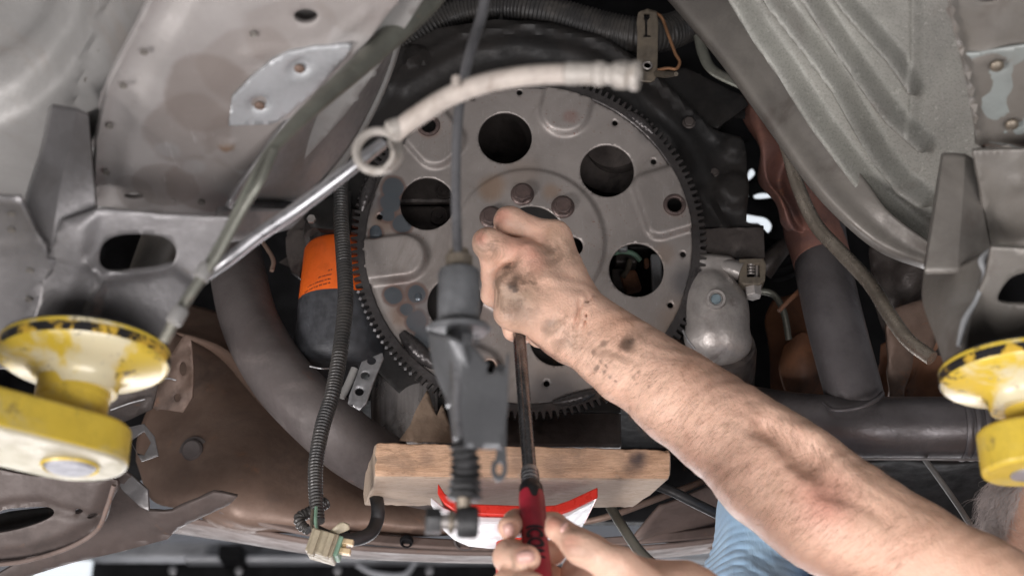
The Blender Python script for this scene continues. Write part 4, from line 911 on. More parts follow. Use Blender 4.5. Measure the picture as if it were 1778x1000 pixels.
# crumpled heat shield
sh = thing('exhaust_heat_shield', 'crumpled pinkish rusty heat shield beside the ribbed floor', 'heat shield', P(1340, 300, .05))
loft('shield_skin', [[(1290, 170, .05), (1288, 215, .04), (1318, 262, .03), (1322, 310, .03), (1346, 345, .03), (1348, 388, .03), (1360, 404, .03)],
                     [(1310, 170, .02), (1312, 215, .015), (1330, 260, .0), (1338, 310, .005), (1350, 350, .0), (1362, 385, .01), (1372, 402, .02)],
                     [(1335, 180, .03), (1345, 220, .03), (1362, 262, .02), (1358, 310, .03), (1372, 350, .025), (1378, 380, .03), (1385, 402, .03)],
                     [(1365, 190, .02), (1385, 230, .01), (1400, 270, .0), (1400, 315, -.005), (1398, 350, .0), (1412, 385, .01), (1420, 402, .03)],
                     [(1400, 200, .05), (1430, 240, .05), (1450, 290, .05), (1460, 330, .05), (1465, 370, .05), (1470, 400, .05), (1470, 410, .05)]], m_shield, sh, 80, 80, .002, noise=.0034)
# rusty plates behind the pipes
rp_ = thing('rusty_front_crossmember', 'orange rusty curved plates seen deep between the exhaust pipes', 'chassis crossmember', P(1450, 650, .2))
loft('curved_plate', [[(1340, 520, .16), (1400, 500, .15), (1440, 520, .14)], [(1330, 600, .14), (1400, 590, .12), (1450, 600, .12)], [(1345, 690, .13), (1400, 680, .11), (1460, 700, .12)]], m_orange_rust, rp_, 20, 20, .003, noise=.003)
loft('round_disc_plate', [[(1360, 600, .10), (1390, 575, .09), (1425, 585, .08)], [(1352, 640, .10), (1395, 630, .075), (1440, 640, .08)], [(1365, 690, .10), (1400, 690, .085), (1440, 685, .09)]], m_orange_rust, rp_, 20, 20, .003)
plate('slotted_flap', [(1530, 600), (1600, 560), (1660, 560), (1660, 700), (1520, 700)], planef(1580, 640, .12, (0, -.7, -.7)), m_orange_rust, rp_, step=14, bumps=[('line', [(1590, 560), (1570, 690)], 20, .01), ('noise', 40, .004)])
plate('grey_fold', [(1540, 540), (1600, 520), (1640, 560), (1620, 610), (1590, 600), (1570, 690), (1545, 690)], planef(1580, 600, .08, (.4, -.8, -.3)), m_rustbrown, rp_, step=14, bumps=[('noise', 40, .004)])
plate('strut_tower', [(1510, 380), (1640, 440), (1650, 620), (1540, 600), (1510, 500)], planef(1580, 500, .10, (-.5, -.8, -.2)), m_block, rp_, step=14, bumps=[('noise', 60, .006), ('noise', 25, .002)])
tag(tube('copper_line', [(1352, 540, .05), (1372, 520, .05), (1394, 500, .055)], [4, 4.5, 4.5], m_orange_rust, seg=12), 'short bright rusty orange tube end left of the dark branch pipe', 'pipe')
tag(tube('grey_vacuum_hose', [(1300, 505, .07), (1340, 510, .07), (1360, 540, .07), (1370, 590, .08)], 6, m_line, seg=12), 'thin grey hose curving down behind the starter', 'hose')
# suspension glimpsed to the right of the starter: spring coils, arm
sp = thing('coil_spring', 'dark spring coils glimpsed between starter and heat shield', 'spring', P(1350, 440, .2))
for k in range(5):
    tube('coil', [(1322, 400+16*k, .18), (1345, 420+16*k, .15), (1385, 408+16*k, .16), (1410, 385+16*k, .2)], 5, m_dark, sp, 10)
ar = tag(tube('upper_control_arm', [(1322, 470, .13), (1350, 440, .12), (1390, 400, .13)], [22, 16, 12], m_block, seg=16), 'oily dark link slanting up behind the clamp block', 'suspension arm')
# bright shop window seen through gaps cut in an added dark sheet
plate('dark_gap_sheet', [(1262, 120), (1700, 120), (1700, 700), (1100, 700), (1200, 520), (1262, 300)], const(.44), m_dark, eng, step=30, thick=.003,
      holes=[smoothpoly([(1298, 312), (1300, 298), (1306, 292), (1311, 300), (1304, 310)], 3), smoothpoly([(1310, 338), (1325, 334), (1342, 338), (1342, 342), (1322, 345), (1310, 344)], 3), smoothpoly([(1294, 372), (1312, 374), (1330, 378), (1340, 390), (1334, 404), (1322, 398), (1318, 388), (1298, 386)], 3), ell(1297, 340, 3, 3, 10)])
wm = bpy.data.materials.new('daylit_glass'); wm.use_nodes = True
_b = wm.node_tree.nodes['Principled BSDF']; _b.inputs['Emission Color'].default_value = (.85, .93, 1, 1); _b.inputs['Emission Strength'].default_value = .62; _b.inputs['Base Color'].default_value = (.8, .8, .8, 1)
a_ = P(1200, 100, 3.0); b_ = P(1500, 500, 3.0)
tag(mk('shop_window', [(a_[0], 3, a_[2]), (b_[0], 3, a_[2]), (b_[0], 3, b_[2]), (a_[0], 3, b_[2]), (a_[0], 3.03, a_[2]), (b_[0], 3.03, a_[2]), (b_[0], 3.03, b_[2]), (a_[0], 3.03, b_[2])], [(0, 1, 2, 3), (4, 7, 6, 5), (0, 4, 5, 1), (1, 5, 6, 2), (2, 6, 7, 3), (3, 7, 4, 0)], wm, smooth=False), 'bright daylit window glimpsed in small gaps right of the engine flange', 'window')
# ================================================================== FRONT CROSSMEMBER, SUSPENSION
cm = thing('front_crossmember', 'broad rust brown pressed steel crossmember running behind the wood block', 'chassis crossmember', P(500, 860, .2))
loft('pressed_side', [[(300, 520, .26), (420, 560, .25), (560, 700, .24), (700, 800, .24), (860, 830, .24)],
                      [(292, 590, .20), (400, 640, .19), (500, 730, .17), (640, 830, .17), (860, 860, .18)],
                      [(262, 690, .17), (330, 740, .14), (430, 800, .12), (560, 860, .13), (860, 890, .15)],
                      [(240, 760, .16), (290, 830, .14), (380, 868, .12), (470, 905, .12), (860, 915, .14)],
                      [(236, 800, .17), (262, 868, .16), (330, 890, .15), (440, 925, .15), (860, 930, .15)]], m_rustbrown, cm, 50, 40, .004, noise=.0012)
loft('upper_flange', [[(300, 575, .205), (380, 620, .19), (470, 720, .165), (600, 815, .165), (700, 868, .16), (860, 885, .16)], [(330, 580, .20), (400, 612, .18), (485, 700, .155), (615, 800, .155), (710, 850, .15), (860, 868, .15)]], m_rustbrown, cm, 50, 3, .003, True)
loft('lower_lip', [[(385, 868, .125), (470, 895, .125), (560, 915, .13), (700, 930, .135), (900, 938, .14), (1150, 925, .14), (1300, 905, .15)],
                   [(380, 890, .125), (470, 912, .12), (560, 930, .125), (700, 946, .13), (900, 952, .135), (1150, 940, .14), (1300, 925, .15)]], m_lip, cm, 60, 6, .004)
loft('under_face', [[(300, 900, .16), (400, 916, .15), (560, 945, .14), (700, 958, .14), (900, 962, .14), (1150, 950, .15), (1300, 930, .16)],
                    [(300, 925, .30), (400, 940, .28), (560, 965, .26), (700, 974, .26), (900, 978, .26), (1150, 968, .28), (1300, 950, .3)]], m_lip, cm, 40, 6, .004)
for x, y, rx in ((706, 938, 12), (808, 936, 22), (600, 925, 8)):
    lathe('drain_hole_lip', [(rx*SC(x, y, .13), 0), (rx*SC(x, y, .13)*.9, .004), (rx*SC(x, y, .13)*.75, .004), (rx*.7*SC(x, y, .13), -.004), (.0001, -.004)], P(x, y, .128), (0, -.55, -.8), m_dark if rx < 20 else m_pipe, cm, 24)
lathe('pressed_stud', [(.016, 0), (.0155, .003), (.012, .004), (.011, .010), (.009, .012), (.0001, .012)], P(338, 784, .135), (-.1, -1, -.1), m_pipe, cm, 28)
loft('right_beam', [[(1150, 880, .10), (1250, 840, .12), (1400, 800, .16)], [(1100, 935, .12), (1250, 900, .15), (1450, 860, .18)], [(1100, 945, .16), (1250, 935, .2), (1450, 925, .24)]], m_lip, cm, 20, 16, .004, noise=.002)
loft('dark_underside_panel', [[(1380, 796, .06), (1500, 796, .06), (1740, 796, .06)], [(1400, 860, .18), (1540, 860, .18), (1800, 860, .18)], [(1400, 1010, .30), (1540, 1010, .30), (1800, 1010, .30)]], m_black, cm, 20, 14, .004, noise=.002)
loft('lower_web', [[(1130, 905, .2), (1200, 890, .2), (1300, 880, .2)], [(1180, 935, .22), (1240, 955, .22), (1300, 975, .22)]], m_lip, cm, 12, 6, .004)
tag(tube('stabiliser_link', [(985, 912, .10), (1060, 895, .09), (1150, 862, .10), (1290, 810, .16)], [5, 6, 6, 6], m_rustbrown, seg=14), 'thin rusty rod slanting behind the right end of the wood block', 'rod')
tag(tube('black_brake_hose', [(1120, 835, .06), (1165, 852, .05), (1205, 872, .05), (1262, 900, .06)], [9, 9, 9, 9], m_rubber, seg=16), 'black rubber hose leaving the right end of the wood block', 'hose')
tag(tube('grey_flat_cable', [(1060, 880, .04), (1085, 920, .02), (1115, 962, .01), (1160, 1000, .0), (1220, 1040, .0)], [9, 9, 10, 10, 10], m_line, seg=12), 'grey curved line running down between the lower hand and blue fabric', 'cable')
tag(tube('brake_cable', [(1606, 797, .02), (1630, 830, .01), (1665, 880, .0), (1700, 935, -.01), (1730, 980, -.02)], 5, m_floor, seg=10), 'thin pale cable hanging below the dark cross pipe at right', 'cable')

tri = tag(plate('gusset_plate', [(60, 960), (110, 900), (190, 860), (205, 826), (220, 820), (255, 852), (256, 884), (300, 884), (372, 853), (412, 862), (395, 880), (310, 920), (290, 936), (200, 960), (60, 998), (0, 1030), (-60, 1030)], planef(240, 910, .02, (0, -.6, -.8)), m_darkbrown, step=12, thick=.004, bev=.001,
      bumps=[('line', [(205, 828), (256, 884), (300, 886), (372, 856)], 8, .003), ('ell', 285, 905, 40, 26, 0, .002, .4), ('line', [(0, 1022), (200, 955), (300, 925), (395, 878)], 6, -.003)]), 'flat brown rusty gusset plate pointing left below the crossmember', 'gusset')
tag(plate('folded_tab', [(200, 828), (222, 820), (256, 850), (258, 886), (244, 880), (212, 850)], planef(230, 850, -.02, (-.2, -.9, -.3)), m_bracket, step=8, thick=.003, bev=.0008), 'small pale folded tab beside the round end of the yellow arm', 'bracket')
ca = thing('lower_control_arm', 'rusty pressed control arm with a rounded end and large opening at bottom left', 'suspension arm', P(90, 900, -.05))
plate('arm_shell', smoothpoly([(-80, 820), (60, 826), (150, 836), (198, 840), (186, 880), (168, 920), (120, 950), (50, 972), (-80, 984)], 4), planef(90, 900, -.05, (-.1, -.75, -.65)), m_darkbrown, ca, step=7, thick=.004, bev=.0012,
      holes=[smoothpoly([(-70, 915), (0, 888), (40, 882), (80, 882), (92, 894), (60, 910), (0, 925), (-70, 930)], 4), ell(134, 890, 8, 5, 16, -.4), ell(156, 900, 8, 4.5, 16, -.1)],
      bumps=[('line', [(-80, 900), (20, 878), (70, 874), (108, 888), (135, 894), (160, 900), (172, 912)], 14, -.004), ('line', [(-80, 984), (50, 970), (120, 948), (170, 915), (190, 860), (200, 838)], 26, -.008), ('noise', 200, .001)])
_pca = planef(90, 900, -.052, (-.1, -.75, -.65))
tube('rolled_edge', [tuple(_pca(np.array([float(x)]), np.array([float(y)]))[0]) for x, y in ((-80, 984), (-10, 980), (50, 972), (120, 950), (168, 920), (186, 880), (198, 842))], .0022, m_lip, ca, 10, 60, world=True)
tube('inner_bush', [(-60, 925, .02), (20, 905, .02), (100, 890, .02)], [16, 18, 12], m_black, ca, 20)
sk = thing('splash_bracket', 'brown slotted bracket hanging between lift pad and exhaust pipe', 'bracket', P(310, 640, .08))
plate('bracket_skin', [(262, 640), (300, 612), (320, 580), (332, 590), (336, 640), (334, 690), (318, 716), (264, 708), (250, 690), (240, 660)], planef(300, 660, .06, (.1, -.9, -.4)), m_rustbrown, sk, holes=[ell(308, 690, 6, 7, 16), ell(318, 640, 6, 12, 16)], step=8, thick=.003, bev=.001, bumps=[('line', [(334, 600), (336, 690)], 8, .002), ('noise', 40, .002)])
plate('grey_undertray', [(60, 650), (280, 650), (262, 712), (190, 744), (120, 762), (60, 740)], planef(180, 700, .0, (0, -.6, -.8)), m_block, sk, step=12, thick=.003, bumps=[('line', [(190, 708), (262, 690)], 4, .003), ('noise', 60, .003)])
tube('bracket_wire', [(192, 712, -.01), (225, 700, -.012), (252, 693, -.012)], 1.6, m_bright, sk, 8)
tube('bracket_wire', [(262, 662, -.0), (290, 657, -.002), (306, 660, -.002)], 1.5, m_bright, sk, 8)
plate('cross_strut', [(205, 745), (250, 735), (268, 757), (275, 790), (245, 800), (225, 765)], const(.03), m_bracket, sk, holes=[[(226, 764), (250, 748), (262, 768), (250, 790), (238, 786)]], step=8, thick=.003, bev=.001)
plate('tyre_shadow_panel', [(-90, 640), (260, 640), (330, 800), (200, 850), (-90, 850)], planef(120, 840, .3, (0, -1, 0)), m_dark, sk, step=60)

# ================================================================== SHOP BACKGROUND (another raised vehicle, far off)
bgv = thing('far_vehicle_underside', 'blurred grey frame beams of another raised vehicle low in the background', 'vehicle body', P(700, 980, 2.2))
yb = 2.2
def bar(x0, y0, x1, y1, mat, y=yb, d=.15, name='beam'): return boxpx(name, x0, y0, x1, y1, y, y+d, mat, bgv, .006)
bar(-200, 966, 150, 1200, m_bglight, 2.5, .1, 'pale_beam'); bar(150, 940, 1240, 964, m_bgmetal, 2.4); bar(150, 976, 980, 1100, m_dark, 2.3); bar(-200, 985, 1400, 1200, m_bgmetal, 2.8)
bar(320, 962, 1240, 974, m_bglight, 2.25, .05, 'pale_beam'); bar(1010, 940, 1060, 1100, m_bglight, 2.3, .08, 'pale_post'); bar(1060, 935, 1500, 962, m_bglight, 2.35, .1, 'pale_beam'); bar(1060, 985, 1500, 1100, m_bglight, 2.6, .1, 'pale_beam'); bar(380, 945, 420, 970, m_dark, 2.2, .1, 'hanger')
bar(980, 980, 1240, 1110, m_bgmetal, 2.7)
for x in (415, 586, 746, 300): bolt(x, 990, 2.29, 6, m_bright, bgv)
tube('bent_rod', [(620, 980, 2.15), (650, 995, 2.15), (700, 998, 2.15), (722, 975, 2.15)], 5, m_bglight, bgv, 10)

def opening(x0, x1, y0, y1, Y, lab):
    a_ = P(x0, y0, Y); b_ = P(x1, y1, Y)
    L = [(a_[0], Y, a_[2]), (b_[0], Y, a_[2]), (b_[0], Y, b_[2]), (a_[0], Y, b_[2]), (a_[0], Y+.04, a_[2]), (b_[0], Y+.04, a_[2]), (b_[0], Y+.04, b_[2]), (a_[0], Y+.04, b_[2])]
    tag(mk('doorway_window', L, [(0, 1, 2, 3), (4, 7, 6, 5), (0, 4, 5, 1), (1, 5, 6, 2), (2, 6, 7, 3), (3, 7, 4, 0)], wm, smooth=False), lab, 'window')
opening(60, 150, 972, 1040, 2.28, 'small bright window patch at the bottom left below the brown gusset plate')
opening(1178, 1252, 986, 1060, 2.28, 'small bright window patch at the bottom between lower hand and blue fabric')
# ================================================================== LOOMS AND HOSES
lh = thing('ribbed_conduit', 'thick black ribbed conduit arching across the top behind the grey cable', 'hose', P(950, 40, .02))
corr('ribbed_tube', [(690, 98, .05), (740, 55, .03), (800, 24, .02), (870, 14, .01), (940, 22, .0), (1010, 42, .0), (1060, 56, .0), (1110, 62, .0), (1160, 56, .01), (1200, 40, .03)], [30, 31, 31, 31, 32, 33, 34, 33, 32, 30], .0042, .0016, m_loom, lh, 32)
ck = thing('conduit_clip', 'worn zinc strap clip with bent brown wire loop holding the ribbed conduit', 'clip', P(1125, 80, -.03))
plate('strap', smoothpoly([(1108, 22), (1140, 20), (1142, 70), (1141, 120), (1136, 140), (1122, 142), (1108, 136), (1106, 100), (1107, 60)], 2), const(-.035), m_zinc, ck, holes=[ell(1124, 115, 7, 8, 18), [(1118, 24), (1128, 24), (1128, 32), (1124, 36), (1124, 60), (1130, 62), (1130, 65), (1117, 65), (1117, 62), (1120, 60), (1120, 36), (1118, 34)]], step=5, thick=.002, bev=.0005)
lathe('eyelet', [(.0050, 0), (.0054, .0015), (.0042, .0024), (.0034, .0012), (.0034, 0)], P(1124, 115, -.036), (0, -1, 0), m_castal, ck, 24)
tube('wire_loop', [(1130, 22, -.03), (1148, 30, -.034), (1160, 60, -.036), (1172, 92, -.036), (1180, 108, -.036), (1174, 120, -.036), (1160, 119, -.036), (1142, 122, -.036)], 3, m_copper, ck, 10)
tube('pin_stub', [(1140, 128, -.05), (1158, 130, -.07), (1174, 129, -.09)], [6, 6, 4], m_zinc, ck, 12)

vl = thing('wiring_loom', 'black split loom tube hanging beside the oil filter down to a tan connector', 'wiring loom', P(590, 600, -.05))
corr('loom_tube', [(592, 300, -.02), (592, 380, -.025), (597, 450, -.03), (600, 520, -.035), (592, 600, -.04), (578, 680, -.05), (560, 740, -.06), (549, 800, -.07), (548, 850, -.08), (552, 905, -.09)], [13, 13.5, 14, 14, 14, 14, 14, 13.5, 13, 12.5], .0034, .0014, m_loom, vl, 22)
corr('loom_branch', [(566, 872, -.07), (540, 888, -.08), (520, 898, -.085), (524, 912, -.088), (536, 920, -.09)], [11, 11, 10, 10, 9], .0034, .0012, m_loom, vl, 20)
tube('loose_wire', [(549, 880, -.095), (548, 905, -.10), (552, 925, -.10)], 3, m_green, vl, 8); tube('loose_wire', [(543, 885, -.095), (541, 910, -.10), (546, 928, -.10)], 3, m_zinc, vl, 8)
cn = thing('connector_plug', 'tan plastic plug with two brass coloured terminals hanging from the loom', 'connector', P(572, 940, -.1))
def cbox(name, x0, y0, x1, y1, ya, d, mat, roll, bev=.0012): return boxpx(name, x0, y0, x1, y1, ya, ya+d, mat, cn, bev, roll)
cbox('housing', 536, 920, 582, 962, -.115, .03, m_conn, -.28); cbox('housing_rib', 541, 918, 549, 962, -.118, .01, m_conn, -.28, .0006); cbox('housing_rib', 566, 924, 574, 966, -.118, .01, m_conn, -.28, .0006)
cbox('green_seal', 578, 928, 590, 964, -.112, .024, m_green, -.28); cbox('terminal', 588, 934, 613, 944, -.108, .008, m_brass, -.15, .0008); cbox('terminal', 586, 950, 608, 960, -.108, .008, m_brass, -.15, .0008); cbox('terminal', 590, 942, 600, 954, -.104, .006, m_brass, -.15, .0006)
loft('latch', [[(572, 922, -.11), (584, 912, -.115), (594, 906, -.115), (604, 912, -.115)], [(578, 932, -.11), (590, 926, -.112), (600, 922, -.112), (608, 918, -.112)]], m_conn, cn, 12, 6, .0022)
tag(tube('black_breather_hose', [(548, 920, -.06), (580, 934, -.05), (615, 936, -.04), (642, 926, -.03), (654, 905, -.02), (656, 880, -.02), (650, 850, -.0)], [10, 11, 12, 12, 12, 12, 12], m_rubber, seg=20), 'smooth black hose bending up behind the left end of the wood block', 'hose')

bl = tag(tube('brake_pipe', [(1325, 110, -.13), (1348, 200, -.13), (1368, 262, -.12), (1388, 330, -.12), (1418, 392, -.12), (1462, 440, -.13), (1510, 492, -.15), (1548, 552, -.17), (1578, 592, -.18), (1618, 622, -.19)], [12, 12, 12, 12, 12.5, 13, 13, 13, 13, 13], m_rusttube, seg=24, n=110), 'bent worn brown metal pipe running down from the ribbed floor to the right bracket', 'pipe')

# ---- left lines along the rail
l1 = thing('brake_line', 'pair of grey green lines crossing the left rail toward the lift pad', 'brake line', P(440, 300, -.52))
tube('thick_line', [(790, -60, -.46), (735, 10, -.48), (640, 100, -.50), (540, 190, -.52), (470, 262, -.53), (430, 330, -.53), (395, 400, -.52), (350, 480, -.51)], [25, 23, 20, 15, 10, 8, 8, 8], m_line, l1, 22, 90)
tube('thin_line', [(476, 262, -.54), (452, 315, -.54), (418, 370, -.53), (380, 440, -.52), (352, 480, -.515), (318, 530, -.51), (284, 592, -.50)], [8, 8, 8, 8.5, 9.5, 10, 10], m_line, l1, 18, 70)
for x, y in ((356, 470), (310, 545)):
    p0 = P(x+5, y-9, -.515); p1 = P(x-6, y+10, -.515); lathe('line_sleeve', [(.0046, 0), (.0050, .001), (.0050, .009), (.0046, .010)], p0, p1-p0, m_floor, l1, 20)
rd = tag(tube('metal_rod', [(665, 248, -.48), (610, 292, -.48), (520, 360, -.47), (450, 408, -.46), (395, 452, -.45), (360, 478, -.44)], [11, 12, 13, 12, 11, 9], m_rod, seg=24), 'shiny round metal rod running up from the left rail to the ring clip', 'rod')

# ================================================================== FOREGROUND HOSE
hs = thing('breather_hose', 'blurred dusty pale hose with a threaded fitting pointing right across the steel plate', 'hose', P(860, 150, -.62))
tube('hose', [(684, 232, -.57), (720, 205, -.58), (780, 168, -.60), (850, 143, -.62), (920, 131, -.63), (985, 128, -.64)], [17, 18, 18, 18, 18, 18], m_hose, hs, 28, 60)
tube('hose_nozzle', [(985, 128, -.64), (1040, 128, -.645)], [20, 19], m_fit, hs, 28)
pa, pb = P(1030, 128, -.645), P(1110, 132, -.65); dd_ = (pb-pa); L_ = np.linalg.norm(dd_); sc_ = SC(1060, 130, -.645)*.88
lathe('threaded_fitting', [(20*sc_, 0), (25*sc_, L_*.06), (25*sc_, L_*.22), (21*sc_, L_*.26), (21*sc_, L_*.42), (26*sc_, L_*.46), (28*sc_, L_*.52), (28*sc_, L_*.74), (23*sc_, L_*.78), (29*sc_, L_*.82), (31*sc_, L_*.9), (30*sc_, L_*.99), (14*sc_, L_), (12*sc_, L_*.9), (.0001, L_*.9)], pa, dd_, m_fit, hs, 10)
lathe('mould_nub', [(10*sc_, 0), (9*sc_, .006), (.0001, .008)], P(792, 152, -.615), (0, -.2, 1), m_hose, hs, 14)
lathe('hose_collar', [(14*sc_, -.005), (19*sc_, -.004), (21*sc_, 0), (19*sc_, .004), (12*sc_, .006)], P(686, 222, -.575), (.9, .1, .45), m_fit, hs, 24)
rg_ = thing('ring_clip', 'pale metal ring clip hooked round the shiny rod below the pale hose', 'clip', P(655, 262, -.55))
a = np.linspace(0, 2*np.pi, 40); cr0 = P(656, 262, -.55); s0 = SC(656, 262, -.55)
path = [cr0+np.array([37*s0*math.cos(t_), 0, 0])+UP*37*s0*math.sin(t_)+FW*.008*math.sin(t_) for t_ in np.linspace(.15, 2*math.pi-.35, 26)]
tube('ring', path, 8*s0, m_fit, rg_, 16, 80, world=True)
loft('ring_flat', [[(676, 240, -.565), (684, 262, -.57), (680, 280, -.565), (665, 296, -.56)], [(694, 236, -.55), (702, 262, -.55), (696, 284, -.55), (678, 302, -.55)]], m_fit, rg_, 16, 8, .002)
tube('neck', [(684, 240, -.57), (692, 226, -.575), (690, 208, -.575)], [9, 10, 8], m_fit, rg_, 14)

# ================================================================== SHIFT CABLE IN FRONT
sc = thing('shift_cable', 'out of focus black shift cable with grey sleeve, bracket and ribbed boot hanging in front', 'cable', P(800, 500, -.48))
tube('upper_cable', [(850, -60, -.54), (838, 20, -.53), (820, 80, -.525), (805, 140, -.52), (796, 200, -.515), (792, 280, -.51), (792, 360, -.505), (795, 440, -.50)], [10, 10, 10, 9.5, 9, 8.5, 8.5, 8.5], m_cable, sc, 20, 80)
u_ = SC(798, 520, -.49); top = P(797, 436, -.495); axd = P(797, 560, -.49)-P(797, 436, -.495); axd /= np.linalg.norm(axd); L1 = np.linalg.norm(P(797, 560, -.49)-top)
def al(y): return (y-436)/124*L1
lathe('rubber_cap', [(9*u_, al(432)), (17*u_, al(434)), (19*u_, al(442)), (24*u_, al(446)), (24*u_, al(466)), (21*u_, al(470)), (.0001, al(471))], top, axd, m_zinc, sc, 30)
lathe('sleeve', [(24*u_, al(466)), (34*u_, al(470)), (37*u_, al(476)), (37*u_, al(556)), (34*u_, al(566)), (30*u_, al(569)), (.0001, al(569))], top, axd, m_sleeve, sc, 40)
lathe('collar', [(30*u_, al(563)), (52*u_, al(566)), (56*u_, al(571)), (50*u_, al(577)), (26*u_, al(580))], top, axd, m_sleeve, sc, 36)
lathe('spline_neck', [(24*u_, al(575)), (24*u_, al(640)), (22*u_, al(700)), (.0001, al(700))], top, axd, m_cable, sc, 20)
for k in range(5): tube('neck_rib', [(806+6*k, 580, -.528+.003*k), (806+6*k, 598, -.528+.003*k)], 1.8, m_sleeve, sc, 6)
loft('bracket_plate', [[(742, 575, -.50), (752, 640, -.49), (776, 700, -.48), (786, 770, -.47)], [(775, 585, -.525), (782, 640, -.51), (790, 700, -.50), (796, 772, -.49)], [(806, 592, -.525), (812, 640, -.52), (818, 700, -.51), (822, 776, -.50)]], m_cableb, sc, 20, 14, .003)
plate('side_plate', [(806, 590), (822, 600), (848, 632), (872, 648), (878, 640), (878, 618), (884, 612), (882, 700), (874, 778), (806, 776), (800, 700)], const(-.52), m_cableb, sc, holes=[ell(853, 640, 8, 9, 18)], step=9, thick=.003, bev=.001)
tube('lower_stem', [(796, 600, -.515), (798, 680, -.505), (802, 760, -.50)], [17, 16, 15], m_cable, sc, 20)
pl_ = plate('hanging_eye_strap', smoothpoly([(857, 640), (880, 638), (880, 700), (879, 780), (881, 812), (874, 832), (862, 834), (853, 820), (854, 802), (862, 788), (860, 700)], 3), const(-.50), m_cableb, sc, holes=[ell(867, 813, 6, 11, 18)], step=6, thick=.0025, bev=.0008)
# ribbed boot
pts_b = [(802, 768, -.50), (808, 800, -.495), (808, 830, -.49), (806, 866, -.49)]
C0 = cr(np.array(pts(pts_b)), 120); tt = np.linspace(0, 1, 120); Rb = (20+6*tt)*u_*(1+.13*np.sin(tt*2*np.pi*7.5))
V, F = tube_geo(C0, Rb, 32); mk('ribbed_boot', V, F, m_rubber, sc, sharp=60)
tube('rod_stem', [(805, 860, -.49), (804, 892, -.485)], [13, 14], m_zinc, sc, 18)
pe = P(800, 906, -.485)
lathe('rod_eye', [(.0001, -.006), (.0085, -.006), (.0095, -.004), (.0095, .004), (.0085, .006), (.0001, .006)], pe+np.array([.004, 0, 0]), (1, .1, 0), m_rubber, sc, 30)
lathe('ball_stud', [(.0045, -.013), (.0045, .0), (.0045, .0)], pe, (1, .1, 0), m_castal, sc, 20)
lathe('stud_nut', [(.0001, -.0205), (.0072, -.0205), (.008, -.020), (.008, -.0125), (.0072, -.0115), (.0001, -.0115)], pe, (1, .1, 0), m_rubber, sc, 6)
lathe('stud_collar', [(.0065, -.007), (.0072, -.0055), (.0065, -.004)], pe, (1, .1, 0), m_zinc, sc, 20)

# ================================================================== WOOD BLOCK, JACK SADDLE
wy0, wy1 = -.075, .018
A = P(653, 766, wy0+.0); B = P(1165, 779, wy0-.0); Cc = P(1163, 833, wy0); D = P(652, 829, wy0)
yaw = np.array([-.016, .0, 0])
E = P(640, 770, wy1); 
def back(p, dx): return p+np.array([dx, .089, 0.0])
A2, B2, C2, D2 = back(A, -.018), back(B, -.026), back(Cc, -.026), back(D, -.018)
def wood_block():
    n = 60; V = []; F = []
    rs = np.random.RandomState(4)
    quadc = [A, B, Cc, D], [A2, B2, C2, D2]
    nz = 5; ring = []
    # surface loop of the cross section, subdivided, with small chips along the arrises
    def lerp(a, b, t): return a*(1-t)+b*t
    m = 6
    for i in range(n+1):
        t = i/n; f = [lerp(A, B, t), lerp(Cc, D, 1-t), lerp(C2, D2, 1-t), lerp(A2, B2, t)]   # top-front, bottom-front, bottom-back, top-back
        loop = []
        for k in range(4):
            p, q = f[k], f[(k+1) % 4]
            for j in range(m): loop.append(lerp(p, q, j/m))
        loop = np.array(loop); c = loop.mean(0)
        w = .0007*np.sin(t*37+np.arange(len(loop))*1.7)+rs.randn(len(loop))*.00025
        for k in range(4): w[k*m] -= .0009+abs(rs.randn())*.0007
        d = loop-c; d /= np.linalg.norm(d, axis=1)[:, None]
        if i in (0, n): loop[:, 0] += rs.randn(len(loop))*.0006
        V.append(loop+d*w[:, None])
    L = 4*m; V = np.vstack(V)
    for i in range(n):
        for j in range(L): F.append((i*L+j, (i+1)*L+j, (i+1)*L+(j+1) % L, i*L+(j+1) % L))
    F += [tuple(range(L)), tuple(n*L+j for j in range(L))[::-1]]
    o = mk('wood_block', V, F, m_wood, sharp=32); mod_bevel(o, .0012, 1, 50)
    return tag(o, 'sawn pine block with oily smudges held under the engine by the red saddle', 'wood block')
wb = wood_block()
sd = thing('jack_saddle', 'glossy red jack saddle with turned up wings and white underside below the wood block', 'jack saddle', P(900, 900, -.02))
def saddle(name, prof, y0, y1, th, mat, parent):
    C = np.array([P(x, y, y0) for x, y in prof]); n = len(C); V = []
    for yy, dz, sx in ((y0, 0, 1), (y0, -th, 1), (y1, -th, .9), (y1, 0, .9)):
        for c in C: V.append((C[:, 0].mean()+(c[0]-C[:, 0].mean())*sx, yy, c[2]+dz))
    F = []
    for k in range(4):
        for i in range(n-1): F.append((k*n+i, k*n+i+1, ((k+1) % 4)*n+i+1, ((k+1) % 4)*n+i))
    F += [(0, n, 2*n, 3*n), (n-1, 4*n-1, 3*n-1, 2*n-1)]
    o = mk(name, V, F, mat, parent, sharp=30); bm = bmesh.new(); bm.from_mesh(o.data); bmesh.ops.recalc_face_normals(bm, faces=bm.faces); bm.to_mesh(o.data); bm.free(); mod_bevel(o, .0012, 2, 50); return o
prof = [(760, 838), (772, 856), (790, 868), (822, 874), (880, 876), (930, 878), (964, 876), (988, 868), (1012, 857), (1038, 845)]
saddle('red_saddle', prof, -.100, -.02, .0095, m_red, sd)
prof2 = [(748, 862), (770, 880), (800, 892), (840, 896), (880, 897), (930, 898), (958, 896), (980, 886), (1006, 872), (1032, 858)]
saddle('white_underplate', prof2, -.096, -.01, .006, m_white, sd)
lathe('lift_column', [(.020, -.02), (.020, -.35), (.028, -.36), (.028, -1.0)], P(900, 905, -.05), (0, 0, 1), m_red, sd, 30)
